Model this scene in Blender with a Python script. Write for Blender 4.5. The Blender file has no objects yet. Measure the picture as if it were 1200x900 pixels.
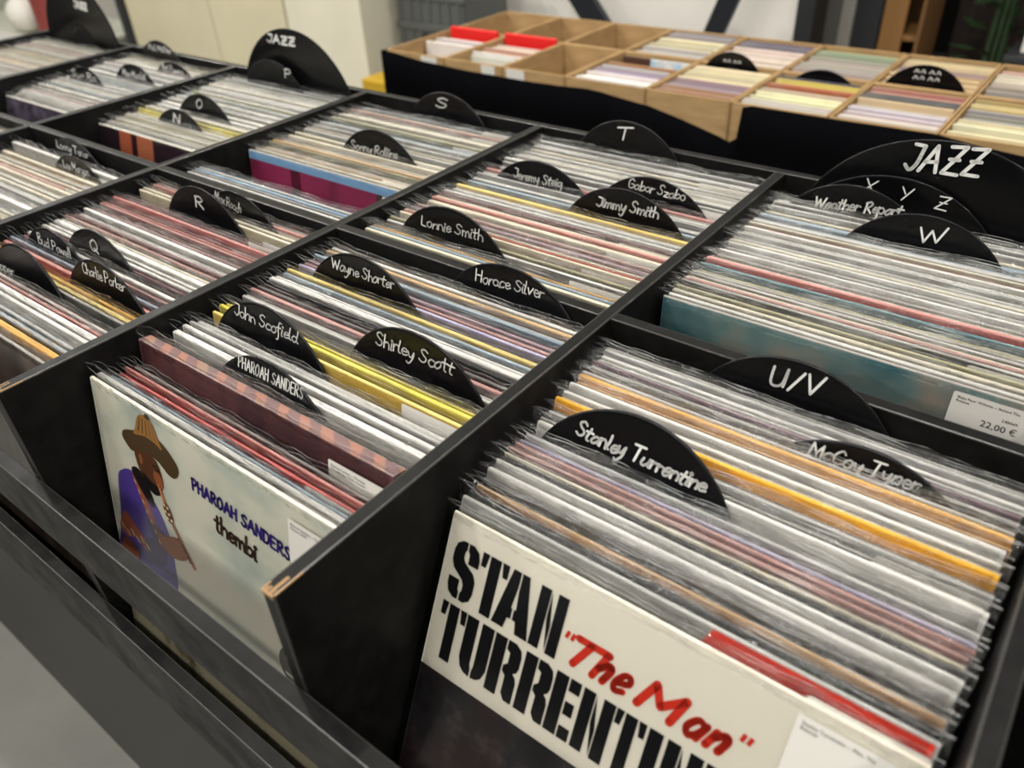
import bpy, bmesh, math, random
from mathutils import Vector, Matrix
S = bpy.context.scene
COL = S.collection
R = random.Random(7)
H = 0.85                       # height of the rack's top edge above the floor

# ------------------------------------------------------------------ camera
cam = bpy.data.cameras.new('camera'); co = bpy.data.objects.new('camera', cam); COL.objects.link(co)
cam.sensor_width = 36; cam.lens = 925.4 / 1200 * 36; cam.clip_start = .02
rx = Vector((0.7931772, 0.6071299, -0.0475722)); up = Vector((-0.3265446, 0.4899439, 0.8082844)); fw = Vector((-0.5140414, 0.6255783, -0.5868673))
m3 = Matrix((rx, up, -fw)).transposed()
co.matrix_world = Matrix.Translation((0.303631, -0.505546, 0.353589 + H)) @ m3.to_4x4()
cam.dof.use_dof = True; cam.dof.focus_distance = .70; cam.dof.aperture_fstop = 5.2
S.camera = co
# ------------------------------------------------------------------ render look
S.view_settings.view_transform = 'Standard'; S.view_settings.look = 'None'
S.view_settings.gamma = 1; S.view_settings.use_curve_mapping = False
S.view_settings.exposure = -0.32
S.cycles.transparent_max_bounces = 64; S.cycles.max_bounces = 8; S.cycles.use_denoising = True
# ------------------------------------------------------------------ light
W_ = bpy.data.worlds.new('room_light'); S.world = W_; W_.use_nodes = True
W_.node_tree.nodes['Background'].inputs[0].default_value = (1.0, .98, .95, 1)
W_.node_tree.nodes['Background'].inputs[1].default_value = .13
def lamp(name, loc, power, size, col=(1, .965, .90), rot=(0, 0, 0), sy=None):
    l = bpy.data.lights.new(name, 'AREA'); l.energy = power; l.color = col
    l.shape = 'RECTANGLE' if sy else 'DISK'; l.size = size
    if sy: l.size_y = sy
    o = bpy.data.objects.new(name, l); o.location = loc; o.rotation_euler = rot; COL.objects.link(o); return o
for i, (x, y) in enumerate([(-2.6, -1.2), (-1.2, -1.2), (.2, -1.2), (1.6, -1.2), (-2.6, .1), (-1.2, .1), (.2, .1), (1.6, .1), (-1.9, 1.4), (-.3, 1.4), (1.2, 1.4), (-3.9, .9), (-5.2, .4), (-3.2, .9)]):
    lamp('ceiling_and_fill_spot', (x, y, 2.75), 24 if x > -3 else 36, .12)  # the stronger far-left ones are added to brighten the beige wall
lamp('ceiling_strip', (-.6, -2.4, 2.75), 34, .3, sy=3.2)
for x, y, z in ((-1.0, -2.6, 2.5), (-2.0, -2.2, 2.4), (-2.9, -1.9, 2.3), (-2.2, -3.1, 2.4), (-.2, -3.0, 2.5), (-3.4, -2.8, 2.3)):
    lamp('added_glint_light', (x, y, z), 8, .07, rot=(math.radians(50), 0, math.radians(-35)))  # unseen lamps added behind the camera to raise glints on the sleeves

# ------------------------------------------------------------------ helpers
def lin(c):
    return tuple((v / 12.92 if v <= .04045 else ((v + .055) / 1.055) ** 2.4) for v in [x / 255 for x in c])
def mat(name, base=(.5, .5, .5), rough=.6, spec=.5):
    m = bpy.data.materials.new(name); m.use_nodes = True
    b = m.node_tree.nodes['Principled BSDF']
    b.inputs['Base Color'].default_value = (*base, 1); b.inputs['Roughness'].default_value = rough
    b.inputs['Specular IOR Level'].default_value = spec
    return m
class NT:
    def __init__(s, m): s.t = m.node_tree; s.b = s.t.nodes.get('Principled BSDF')
    def n(s, typ, **kw):
        x = s.t.nodes.new(typ)
        for k, v in kw.items():
            if k.startswith('i_'): x.inputs[k[2:].replace('_', ' ')].default_value = v
            else: setattr(x, k, v)
        return x
    def l(s, a, b): s.t.links.new(a, b)
    def ramp(s, fac, stops, interp='LINEAR'):
        r = s.n('ShaderNodeValToRGB'); e = r.color_ramp; e.interpolation = interp
        while len(e.elements) < len(stops): e.elements.new(.5)
        for q, (p, c) in zip(e.elements, stops): q.position = p; q.color = (*c, 1)
        s.l(fac, r.inputs[0]); return r.outputs[0]
    def coords(s, scale=(1, 1, 1)):
        t = s.n('ShaderNodeTexCoord'); mp = s.n('ShaderNodeMapping'); mp.inputs['Scale'].default_value = scale
        s.l(t.outputs['Object'], mp.inputs[0]); return mp.outputs[0]
    def noise(s, vec, scale=5, detail=4, rough=.55, out='Fac'):
        n = s.n('ShaderNodeTexNoise'); n.inputs['Scale'].default_value = scale; n.inputs['Detail'].default_value = detail; n.inputs['Roughness'].default_value = rough
        s.l(vec, n.inputs['Vector']); return n.outputs[out]
    def bump(s, fac, strength=.3, dist=.001):
        b = s.n('ShaderNodeBump'); b.inputs['Strength'].default_value = strength; b.inputs['Distance'].default_value = dist
        s.l(fac, b.inputs['Height']); s.l(b.outputs[0], s.b.inputs['Normal']); return b
    def mix(s, f, a, b, blend='MIX'):
        m = s.n('ShaderNodeMix', data_type='RGBA', blend_type=blend)
        for v, i in ((f, 0), (a, 6), (b, 7)):
            if hasattr(v, 'links'): s.l(v, m.inputs[i])
            else: m.inputs[i].default_value = v if i == 0 else (*v, 1)
        return m.outputs[2]
    def math(s, op, a, b=None):
        m = s.n('ShaderNodeMath', operation=op)
        for i, v in enumerate((a, b)):
            if v is None: continue
            if hasattr(v, 'links'): s.l(v, m.inputs[i])
            else: m.inputs[i].default_value = v
        return m.outputs[0]

def obj(name, bm, mats, parent=None, smooth=False, loc=None, rot=None):
    me = bm
    if not isinstance(bm, bpy.types.Mesh):
        me = bpy.data.meshes.new(name); bm.normal_update(); bm.to_mesh(me); bm.free()
    if mats is not None and not len(me.materials):
        for m in (mats if isinstance(mats, (list, tuple)) else [mats]): me.materials.append(m)
    if smooth:
        for p in me.polygons: p.use_smooth = True
    o = bpy.data.objects.new(name, me); COL.objects.link(o)
    if parent: o.parent = parent
    if loc: o.location = loc
    if rot: o.rotation_euler = rot
    return o
def tag(o, label=None, cat=None, group=None, kind=None):
    if label and len(label.replace('-', ' ').replace('/', ' ').split()) > 15: label = label.replace(' in clear sleeve', '').replace('vinyl ', '')
    if label: o['label'] = label
    if cat: o['category'] = cat
    if group: o['group'] = group
    if kind: o['kind'] = kind
    return o
def empty(name, loc=(0, 0, 0), rot=(0, 0, 0)):
    o = bpy.data.objects.new(name, None); COL.objects.link(o); o.location = loc; o.rotation_euler = rot
    o.empty_display_size = .02; return o
def box(bm, x0, x1, y0, y1, z0, z1, bev=0, bmat=None, mi=0):
    r = bmesh.ops.create_cube(bm, size=1)
    vs = r['verts']
    bmesh.ops.scale(bm, vec=(x1 - x0, y1 - y0, z1 - z0), verts=vs)
    bmesh.ops.translate(bm, vec=((x0 + x1) / 2, (y0 + y1) / 2, (z0 + z1) / 2), verts=vs)
    fs = list({f for v in vs for f in v.link_faces})
    for f in fs: f.material_index = mi
    if bev:
        es = list({e for v in vs for e in v.link_edges})
        rr = bmesh.ops.bevel(bm, geom=es, offset=bev, segments=2, affect='EDGES', profile=.5, material=-1 if bmat is None else bmat)
    return vs
def prism(bm, prof, x0, x1, mi=0):      # profile in y,z extruded along x
    a = [bm.verts.new((x0, y, z)) for y, z in prof]; b = [bm.verts.new((x1, y, z)) for y, z in prof]
    n = len(prof)
    fs = [bm.faces.new(a), bm.faces.new(b[::-1])] + [bm.faces.new((a[i], b[i], b[(i + 1) % n], a[(i + 1) % n])) for i in range(n)]
    for f in fs: f.material_index = mi
    bmesh.ops.recalc_face_normals(bm, faces=fs)
def poly(bm, pts, y=0, mi=0):           # flat polygon on the x,z plane facing -y
    vs = [bm.verts.new((x, y, z)) for x, z in pts]
    f = bm.faces.new(vs); f.normal_update()
    if f.normal.y > 0: f.normal_flip()
    f.material_index = mi; return f

# ------------------------------------------------------------------ materials
def wood_black():
    m = mat('black_painted_plywood', (.012, .012, .012), .38, .10); q = NT(m)
    v = q.coords((1, 1, 1)); n = q.noise(v, 60, 5); q.l(q.ramp(n, [(.35, (.005, .005, .0048)), (.7, (.0095, .0093, .0088))]), q.b.inputs['Base Color'])
    q.l(q.ramp(q.noise(v, 25, 3), [(.3, (.34, .34, .34)), (.7, (.52, .52, .52))]), q.b.inputs['Roughness']); q.bump(q.noise(v, 350, 2), .12, .0004)
    return m
def worn_lit_edge():
    m = mat('worn_highlit_edge', (.03, .028, .025), .32, .5); q = NT(m)
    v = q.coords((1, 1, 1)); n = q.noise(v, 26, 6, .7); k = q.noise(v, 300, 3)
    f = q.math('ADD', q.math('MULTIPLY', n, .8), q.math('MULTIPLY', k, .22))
    q.l(q.ramp(f, [(.57, (.026, .025, .023)), (.63, (.065, .056, .045)), (.72, (.22, .17, .11))]), q.b.inputs['Base Color'])  # tan patches are wear; the lighter base paints in an edge highlight
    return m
M_WOOD = wood_black(); M_WORN_LIT = worn_lit_edge()
M_BARE = mat('bare_plywood', lin((150, 118, 80)), .7)
def base_mat():
    m = mat('dark_cabinet_laminate', (.02, .0195, .017), .34, .08); q = NT(m)
    q.l(q.ramp(q.noise(q.coords((1, 1, .3)), 7, 3), [(.3, (.013, .0125, .0105)), (.75, (.021, .0195, .016))]), q.b.inputs['Base Color']); return m
M_BASE = base_mat()
def concrete():
    m = mat('polished_concrete', (.17, .17, .155), .35, .4); q = NT(m); v = q.coords()
    n = q.noise(v, 2.2, 5, .6); q.l(q.ramp(n, [(.3, (.145, .143, .13)), (.55, (.2, .197, .18)), (.75, (.255, .25, .23))]), q.b.inputs['Base Color']); return m
def edge_mat():
    m = mat('cardboard_edge', (.6, .6, .6), .55, .35); q = NT(m)
    oi = q.n('ShaderNodeObjectInfo'); v = q.coords((1, 1, 1))
    off = q.n('ShaderNodeVectorMath', operation='ADD'); cmb = q.n('ShaderNodeCombineXYZ')
    q.l(q.math('MULTIPLY', oi.outputs['Random'], 90.), cmb.inputs[0]); q.l(v, off.inputs[0]); q.l(cmb.outputs[0], off.inputs[1])
    st = q.n('ShaderNodeMapping'); st.inputs['Scale'].default_value = (14, 300, 60); q.l(off.outputs[0], st.inputs[0])
    n = q.noise(st.outputs[0], 1, 4, .6)
    st2 = q.n('ShaderNodeMapping'); st2.inputs['Scale'].default_value = (5, 40, 5); q.l(off.outputs[0], st2.inputs[0])
    n2 = q.noise(st2.outputs[0], 1, 2)
    at = q.n('ShaderNodeAttribute', attribute_type='OBJECT', attribute_name='art_color')
    c = q.mix(q.ramp(n2, [(.52, (0, 0, 0)), (.66, (.55, .55, .55))]), oi.outputs['Color'], at.outputs['Color'])
    c = q.mix(q.ramp(n, [(.42, (0, 0, 0)), (.8, (.8, .8, .8))]), c, (.55, .54, .52), 'MULTIPLY')
    q.l(c, q.b.inputs['Base Color']); return m
def art_mat():
    m = mat('printed_cover', (.3, .3, .3), .35, .5); q = NT(m)
    oi = q.n('ShaderNodeObjectInfo'); at = q.n('ShaderNodeAttribute', attribute_type='OBJECT', attribute_name='art_color')
    off = q.n('ShaderNodeVectorMath', operation='ADD'); cmb = q.n('ShaderNodeCombineXYZ'); v = q.coords((1, 1, 1))
    q.l(q.math('MULTIPLY', oi.outputs['Random'], 70.), cmb.inputs[0]); q.l(v, off.inputs[0]); q.l(cmb.outputs[0], off.inputs[1])
    n = q.noise(off.outputs[0], 9, 3, .6); n2 = q.noise(off.outputs[0], 30, 5, .65)
    c = q.mix(q.ramp(n, [(.45, (0, 0, 0)), (.62, (.45, .45, .45))]), at.outputs['Color'], oi.outputs['Color'])
    c = q.mix(q.ramp(n2, [(.5, (0, 0, 0)), (.75, (.3, .3, .3))]), c, (.05, .05, .05))
    q.l(c, q.b.inputs['Base Color']); return m
M_EDGE = edge_mat(); M_ART = art_mat()
def film(name, lip):
    m = bpy.data.materials.new(name); m.use_nodes = True; q = NT(m); t = m.node_tree
    for n in list(t.nodes): t.nodes.remove(n)
    out = q.n('ShaderNodeOutputMaterial'); tr = q.n('ShaderNodeBsdfTransparent'); tr.inputs[0].default_value = (.985, .985, .98, 1) if not lip else (.97, .97, .965, 1)
    gl = q.n('ShaderNodeBsdfGlossy'); gl.inputs['Roughness'].default_value = .07 if lip else .16; gl.inputs[0].default_value = (1, 1, 1, 1)
    v = q.coords((70, 30, 190) if lip else (9, 9, 14)); n = q.noise(v, 1, 3, .55)
    b = q.n('ShaderNodeBump'); b.inputs['Strength'].default_value = .9 if lip else .10; b.inputs['Distance'].default_value = .0055 if lip else .003; q.l(n, b.inputs['Height'])
    q.l(b.outputs[0], gl.inputs['Normal'])
    fr = q.n('ShaderNodeFresnel'); fr.inputs['IOR'].default_value = 1.5; q.l(b.outputs[0], fr.inputs['Normal'])
    f = q.math('MINIMUM', q.math('ADD', q.math('MULTIPLY', fr.outputs[0], .85 if lip else .7), .01 if lip else .0), .7)
    m1 = q.n('ShaderNodeMixShader'); q.l(f, m1.inputs[0]); q.l(tr.outputs[0], m1.inputs[1]); q.l(gl.outputs[0], m1.inputs[2])
    q.l(m1.outputs[0], out.inputs[0]); return m
M_FILM = film('clear_poly_film', False); M_LIP = film('rippled_film_mouth', True)
def rim():
    m = bpy.data.materials.new('cut_film_rim'); m.use_nodes = True; q = NT(m); t = m.node_tree
    for n in list(t.nodes): t.nodes.remove(n)
    out = q.n('ShaderNodeOutputMaterial'); tr = q.n('ShaderNodeBsdfTransparent'); df = q.n('ShaderNodeBsdfPrincipled'); df.inputs['Base Color'].default_value = (.80, .80, .79, 1); df.inputs['Roughness'].default_value = .2
    f = q.ramp(q.noise(q.coords((38, 38, 38)), 1, 3, .6), [(.40, (.06, .06, .06)), (.62, (.6, .6, .6))])
    m1 = q.n('ShaderNodeMixShader'); q.l(f, m1.inputs[0]); q.l(tr.outputs[0], m1.inputs[1]); q.l(df.outputs[0], m1.inputs[2]); q.l(m1.outputs[0], out.inputs[0]); return m
M_RIM = rim()
def vinyl():
    m = mat('black_vinyl', (.004, .004, .0044), .26, .2); q = NT(m)
    q.b.inputs['Anisotropic'].default_value = .6
    tg = q.n('ShaderNodeTangent', direction_type='RADIAL', axis='Y'); q.l(tg.outputs[0], q.b.inputs['Tangent'])
    v = q.coords((1, 0, 1)); ln = q.n('ShaderNodeVectorMath', operation='LENGTH'); q.l(v, ln.inputs[0])
    cmb = q.n('ShaderNodeCombineXYZ'); q.l(ln.outputs['Value'], cmb.inputs[0])
    n = q.noise(cmb.outputs[0], 260, 3, .6)
    q.l(q.ramp(n, [(.3, (.235, .235, .235)), (.7, (.265, .265, .265))]), q.b.inputs['Roughness'])
    return m
M_VINYL = vinyl(); M_LABEL = mat('black_paper_label', (.004, .004, .0045), .5, .15)
M_PAINT = mat('white_paint_marker', lin((214, 214, 210)), .55)
M_PAPER = mat('white_sticker_paper', lin((206, 203, 196)), .5)
M_INK = mat('black_ink', (.012, .012, .013), .5)
def cardboard():
    m = mat('brown_cardboard', lin((170, 134, 88)), .85, .2); q = NT(m)
    q.l(q.ramp(q.noise(q.coords((1, 1, 4)), 18, 4), [(.3, lin((150, 122, 84))), (.7, lin((172, 142, 100)))]), q.b.inputs['Base Color']); return m
M_CARD = cardboard()
M_CLOTH = mat('black_table_cloth', (.0025, .0026, .0032), .95, .0)
M_OBJ = mat('printed_single_sleeve', (.5, .5, .5), .6, .3); _q = NT(M_OBJ); _o = _q.n('ShaderNodeObjectInfo')
_c = _q.mix(_q.ramp(_q.noise(_q.coords((10, 60, 10)), 1, 3), [(.45, (0, 0, 0)), (.7, (.35, .35, .35))]), _o.outputs['Color'], (.3, .27, .22)); _q.l(_c, _q.b.inputs['Base Color'])

# ------------------------------------------------------------------ stroke lettering
G = {
'a': (.95, '.8,.8 .5,1 .15,.75 .1,.3 .4,0 .75,.3 .82,.9 .8,.3 1,0'), 'b': (.9, '.1,1.9 .1,0;.1,.6 .5,1 .85,.6 .6,.05 .1,.15'),
'c': (.8, '.8,.85 .4,1 .1,.5 .35,0 .8,.15'), 'd': (1, '.8,.8 .4,1 .1,.5 .4,0 .8,.4;.85,1.9 .8,.3 1,0'), 'e': (.8, '.1,.5 .75,.6 .6,.95 .3,.95 .1,.5 .35,0 .85,.2'),
'f': (.7, '.75,1.7 .45,1.8 .35,1.2 .3,-.6 .05,-.8;.05,.95 .7,1'), 'g': (.9, '.8,.8 .4,1 .1,.5 .4,.1 .8,.6;.85,1 .8,-.4 .4,-.9 .05,-.6'), 'h': (.85, '.1,1.9 .1,0;.1,.6 .45,1 .75,.7 .78,0'),
'i': (.35, '.15,1 .15,.1 .3,0;.12,1.45 .22,1.55 .3,1.42 .2,1.33 .12,1.45'), 'k': (.8, '.1,1.9 .1,0;.7,1 .12,.45 .75,0'), 'l': (.4, '.15,1.9 .12,.2 .35,0'),
'm': (1.2, '.1,1 .1,0;.1,.6 .35,1 .55,.7 .55,0;.55,.6 .85,1 1.05,.7 1.1,0'), 'n': (.85, '.1,1 .1,0;.1,.6 .45,1 .75,.7 .78,0'), 'o': (.85, '.45,1 .1,.6 .2,.1 .5,0 .8,.4 .7,.9 .45,1'),
'p': (.9, '.1,1 .05,-.9;.1,.7 .5,1 .85,.55 .5,0 .1,.2'), 'r': (.65, '.1,1 .1,0;.1,.55 .35,.95 .65,.9'), 's': (.75, '.7,.9 .3,1 .15,.7 .6,.4 .55,.05 .1,.05'),
't': (.7, '.35,1.7 .3,.2 .55,0;0,1.1 .75,1.15'), 'u': (.95, '.1,1 .1,.3 .4,0 .75,.4 .78,1 .8,.2 1,0'), 'v': (.85, '.05,1|.4,0|.8,1'), 'w': (1.2, '.05,1|.3,0|.55,.8|.85,0|1.15,1'),
'x': (.8, '.05,1 .8,0;.8,1 .05,0'), 'y': (.85, '.05,1 .15,.4 .45,.2 .75,1 .6,-.3 .25,-.9 0,-.7'), 'z': (.85, '.05,.95|.75,1|.1,0|.8,.05'),
'A': (1.2, '0,0|.6,1.9|1.1,0;.2,.7 .95,.75'), 'B': (1.05, '.1,1.9 .1,0;.05,1.8 .7,1.9 .8,1.4 .2,1 .9,.8 .8,.1 .1,0'), 'C': (1.1, '1,1.6 .6,1.9 .15,1.2 .2,.3 .6,0 1,.3'), 'D': (1.1, '.1,1.9 .1,0;.05,1.9 .8,1.7 1,.9 .7,.1 .1,0'),
'E': (1, '.9,1.9|.1,1.9|.1,0|.9,0;.1,1 .75,1'), 'G': (1.15, '1,1.6 .6,1.9 .15,1.2 .2,.3 .6,0 1,.4 1,.85 .6,.85'), 'H': (1.15, '.1,1.9 .1,0;1,1.9 .95,0;.1,1 1,1.05'), 'J': (.95, '.3,1.85|.95,1.8|.8,.5 .5,0 .1,.35'),
'L': (1, '.2,1.9 .15,.1|.9,0'), 'M': (1.4, '.1,0|.2,1.9|.7,.6|1.15,1.9|1.3,0'), 'N': (1.2, '.1,0|.15,1.9|1,0|1.05,1.9'), 'O': (1.2, '.6,1.9 .1,1.2 .2,.2 .6,0 1.05,.7 .95,1.6 .6,1.9'),
'P': (1.05, '.15,1.9 .15,0;.05,1.75 .6,1.95 .95,1.5 .7,1 .2,.85'), 'Q': (1.25, '.6,1.9 .1,1.2 .2,.3 .6,.05 1.05,.7 .95,1.6 .6,1.9;.6,.5 1.15,-.15'), 'R': (1.1, '.15,1.9 .15,0;.05,1.75 .6,1.95 .9,1.5 .65,1.05 .2,.95;.35,1 1,0'),
'S': (1.05, '.95,1.65 .6,1.9 .2,1.6 .4,1.1 .85,.7 .75,.15 .4,0 .05,.3'), 'T': (1.15, '0,1.85 1.15,1.9;.6,1.85 .5,0'), 'U': (1.1, '.1,1.9 .15,.4 .5,0 .9,.4 1,1.9 1,.1'), 'V': (1.1, '.05,1.9|.5,0|1.05,1.9'),
'W': (1.6, '.05,1.9|.4,0|.75,1.5|1.1,0|1.55,1.85'), 'X': (1.1, '.05,1.9 1,0;1,1.85 .05,.05'), 'Y': (1.1, '.05,1.9 .5,.95;1,1.9 .4,0'), 'Z': (1.15, '.1,1.85|1.05,1.9|.1,.05|1.1,0;.3,1 .9,1'), '/': (.8, '.75,1.9 .1,-.1'), ' ': (.55, ''), '"': (.6, '.15,1.9 .1,1.4;.45,1.9 .4,1.4'),
}
def smooth_path(st):
    segs, out = [[]], []
    pts = []
    for tok in st.replace('|', ' | ').split():
        if tok == '|': pts.append(None)
        else: pts.append(tuple(float(v) for v in tok.split(',')))
    cur = []; runs = []; prev = None
    for i, p in enumerate(pts):                       # '|' makes the joint sharp
        if p is None:
            runs.append(cur); cur = [cur[-1]]
        else: cur.append(p)
    runs.append(cur)
    for r in runs:
        if len(r) < 2: continue
        if len(r) == 2: q = r
        else:
            q = []
            for i in range(len(r) - 1):
                p0 = r[max(i - 1, 0)]; p1 = r[i]; p2 = r[i + 1]; p3 = r[min(i + 2, len(r) - 1)]
                for k in range(5):
                    t = k / 5
                    q.append(tuple(.5 * (2 * p1[j] + (p2[j] - p0[j]) * t + (2 * p0[j] - 5 * p1[j] + 4 * p2[j] - p3[j]) * t * t + (3 * p1[j] - p0[j] - 3 * p2[j] + p3[j]) * t ** 3) for j in (0, 1)))
            q.append(r[-1])
        out += q if not out else q[1:]
    return out
def ribbon(bm, pts, w, y=0, mi=0, caps=True):
    for a, b in zip(pts, pts[1:]):
        d = Vector((b[0] - a[0], b[1] - a[1]))
        if d.length < 1e-7: continue
        n = Vector((-d.y, d.x)).normalized() * w / 2
        poly(bm, [(a[0] + n.x, a[1] + n.y), (b[0] + n.x, b[1] + n.y), (b[0] - n.x, b[1] - n.y), (a[0] - n.x, a[1] - n.y)], y, mi)
    for i, p in enumerate(pts):
        if not caps and i in (0, len(pts) - 1): continue
        poly(bm, [(p[0] + w / 2 * math.cos(t * math.pi / 4), p[1] + w / 2 * math.sin(t * math.pi / 4)) for t in range(8)], y, mi)
def write(bm, text, p0, p1, xh, w, y=0, slant=.12, jitter=0., rnd=None, mi=0, squeeze=1.):
    sp = .16 if text.upper() == text else .03
    tot = sum(G[c][0] + sp for c in text) - sp
    dx, dz = p1[0] - p0[0], p1[1] - p0[1]; Ln = math.hypot(dx, dz); ux, uz = dx / Ln, dz / Ln
    sx = Ln / tot; cx = 0; rnd = rnd or R
    for c in text:
        gw, st = G[c]; jy = rnd.uniform(-jitter, jitter) * .6; js = 1 + rnd.uniform(-jitter, jitter) * .6
        for s in st.split(';'):
            if not s: continue
            pp = []
            for a, b in smooth_path(s):
                X = (cx + a * 1.0) * sx + slant * b * xh; Z = b * xh * js + jy * xh
                X += .35 * jitter * xh * math.sin(b * 3 + cx * 3); Z += jitter * xh * .35 * math.sin(a * 4 + cx * 2.3)
                pp.append((p0[0] + X * ux - Z * uz, p0[1] + X * uz + Z * ux))
            ribbon(bm, pp, w, y, mi)
        cx += gw + sp
def print_text(name, text, size, x, z, parent, m, y=-.0004, align='LEFT', rot=0):
    c = bpy.data.curves.new(name, 'FONT'); c.body = text; c.size = size; c.align_x = align; c.resolution_u = 2
    t = bpy.data.objects.new(name, c); COL.objects.link(t)
    me = bpy.data.meshes.new_from_object(t.evaluated_get(bpy.context.evaluated_depsgraph_get()))
    bpy.data.objects.remove(t); me.transform(Matrix.Rotation(math.pi / 2, 4, 'X')); me.name = name; me.materials.clear()
    return obj(name, me, m, parent, loc=(x, y, z))

# ------------------------------------------------------------------ the room
def plane_wall(name, x0, x1, y0, y1, z0, z1, m):
    bm = bmesh.new(); box(bm, x0, x1, y0, y1, z0, z1); return tag(obj(name, bm, m), kind='structure')
def plaster(name, c, r=.7):
    m = mat(name, c, r, .3); q = NT(m); n = q.noise(q.coords(), 3, 3)
    q.l(q.ramp(n, [(.3, tuple(v * .94 for v in c)), (.7, tuple(min(1, v * 1.04) for v in c))]), q.b.inputs['Base Color']); return m
M_BEIGE = plaster('beige_wall_panel', lin((196, 188, 160))); M_CREAM = plaster('cream_pillar_paint', lin((206, 201, 182)))
M_WHITE = plaster('white_wall_paint', lin((216, 212, 205))); M_DARKG = mat('dark_grey_panel', lin((40, 42, 45)), .6); M_GREYP = mat('grey_door_panel', lin((106, 104, 98)), .6)
plane_wall('floor', -6.5, 3.2, -3.2, 5.2, -.06, 0, concrete())
plane_wall('wall_back', -6.5, -.80, 2.62, 2.72, 0, 2.9, M_WHITE)
plane_wall('wall_far', -.90, 3.2, 4.6, 4.7, 0, 2.9, mat('dark_far_wall', lin((38, 36, 34)), .8))
plane_wall('wall_right', 3.1, 3.2, -3.2, 4.6, 0, 2.9, M_WHITE)
plane_wall('wall_left', -6.5, -6.4, -3.2, 2.62, 0, 2.9, plaster('grey_green_wall', lin((170, 172, 158))))

# ------------------------------------------------------------------ the rack
W = .345; T2 = .006
rack = empty('record_rack', (0, 0, 0)); tag(rack, 'black painted plywood record rack with worn edges, full of records', 'record rack')
XL, XR = -5 * W, 2 * W
for k in range(-5, 3):
    bm = bmesh.new(); x = k * W
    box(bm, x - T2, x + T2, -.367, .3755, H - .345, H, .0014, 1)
    d = obj('divider_panel', bm, [M_WOOD, M_WORN_LIT], rack)
    if k in (0, -1):                                   # bare wood where the front corner has rubbed through
        b2 = bmesh.new(); rr = random.Random(k + 5)
        for j in range(7):
            x0 = x - T2 + .0012 + j * .0014; ln = rr.choice([.003, .004, .006, .014])
            box(b2, x0, x0 + rr.uniform(.0004, .0011), -.3663, -.3663 + ln, H - .0005, H + .0002)
        box(b2, x + T2 - .0008, x + T2 + .0001, -.366, -.345, H - .0008, H + .0002)
        box(b2, x - T2 + .001, x + T2 - .001, -.3673, -.366, H - .0035, H - .0003)
        tag(obj('bare_wood_chip', b2, M_BARE, d), 'paint rubbed off to bare wood at the front corner')
def rail(name, x0, x1, y0, y1, z0, z1, m=None):
    bm = bmesh.new(); box(bm, x0, x1, y0, y1, H + z0, H + z1, .0011, 1); return obj(name, bm, m or [M_WOOD, M_WORN_LIT], rack)
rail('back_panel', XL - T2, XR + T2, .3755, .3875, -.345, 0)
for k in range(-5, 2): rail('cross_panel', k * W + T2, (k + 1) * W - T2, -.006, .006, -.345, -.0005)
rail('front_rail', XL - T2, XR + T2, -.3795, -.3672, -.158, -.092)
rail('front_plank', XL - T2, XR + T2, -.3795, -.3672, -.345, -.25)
rail('bottom_board', XL, XR, -.367, .3755, -.345, -.3335)
bm = bmesh.new(); box(bm, XL, XR, -.378, .386, 0.0, H - .3455, .001); obj('base_cabinet', bm, M_BASE, rack)

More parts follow.
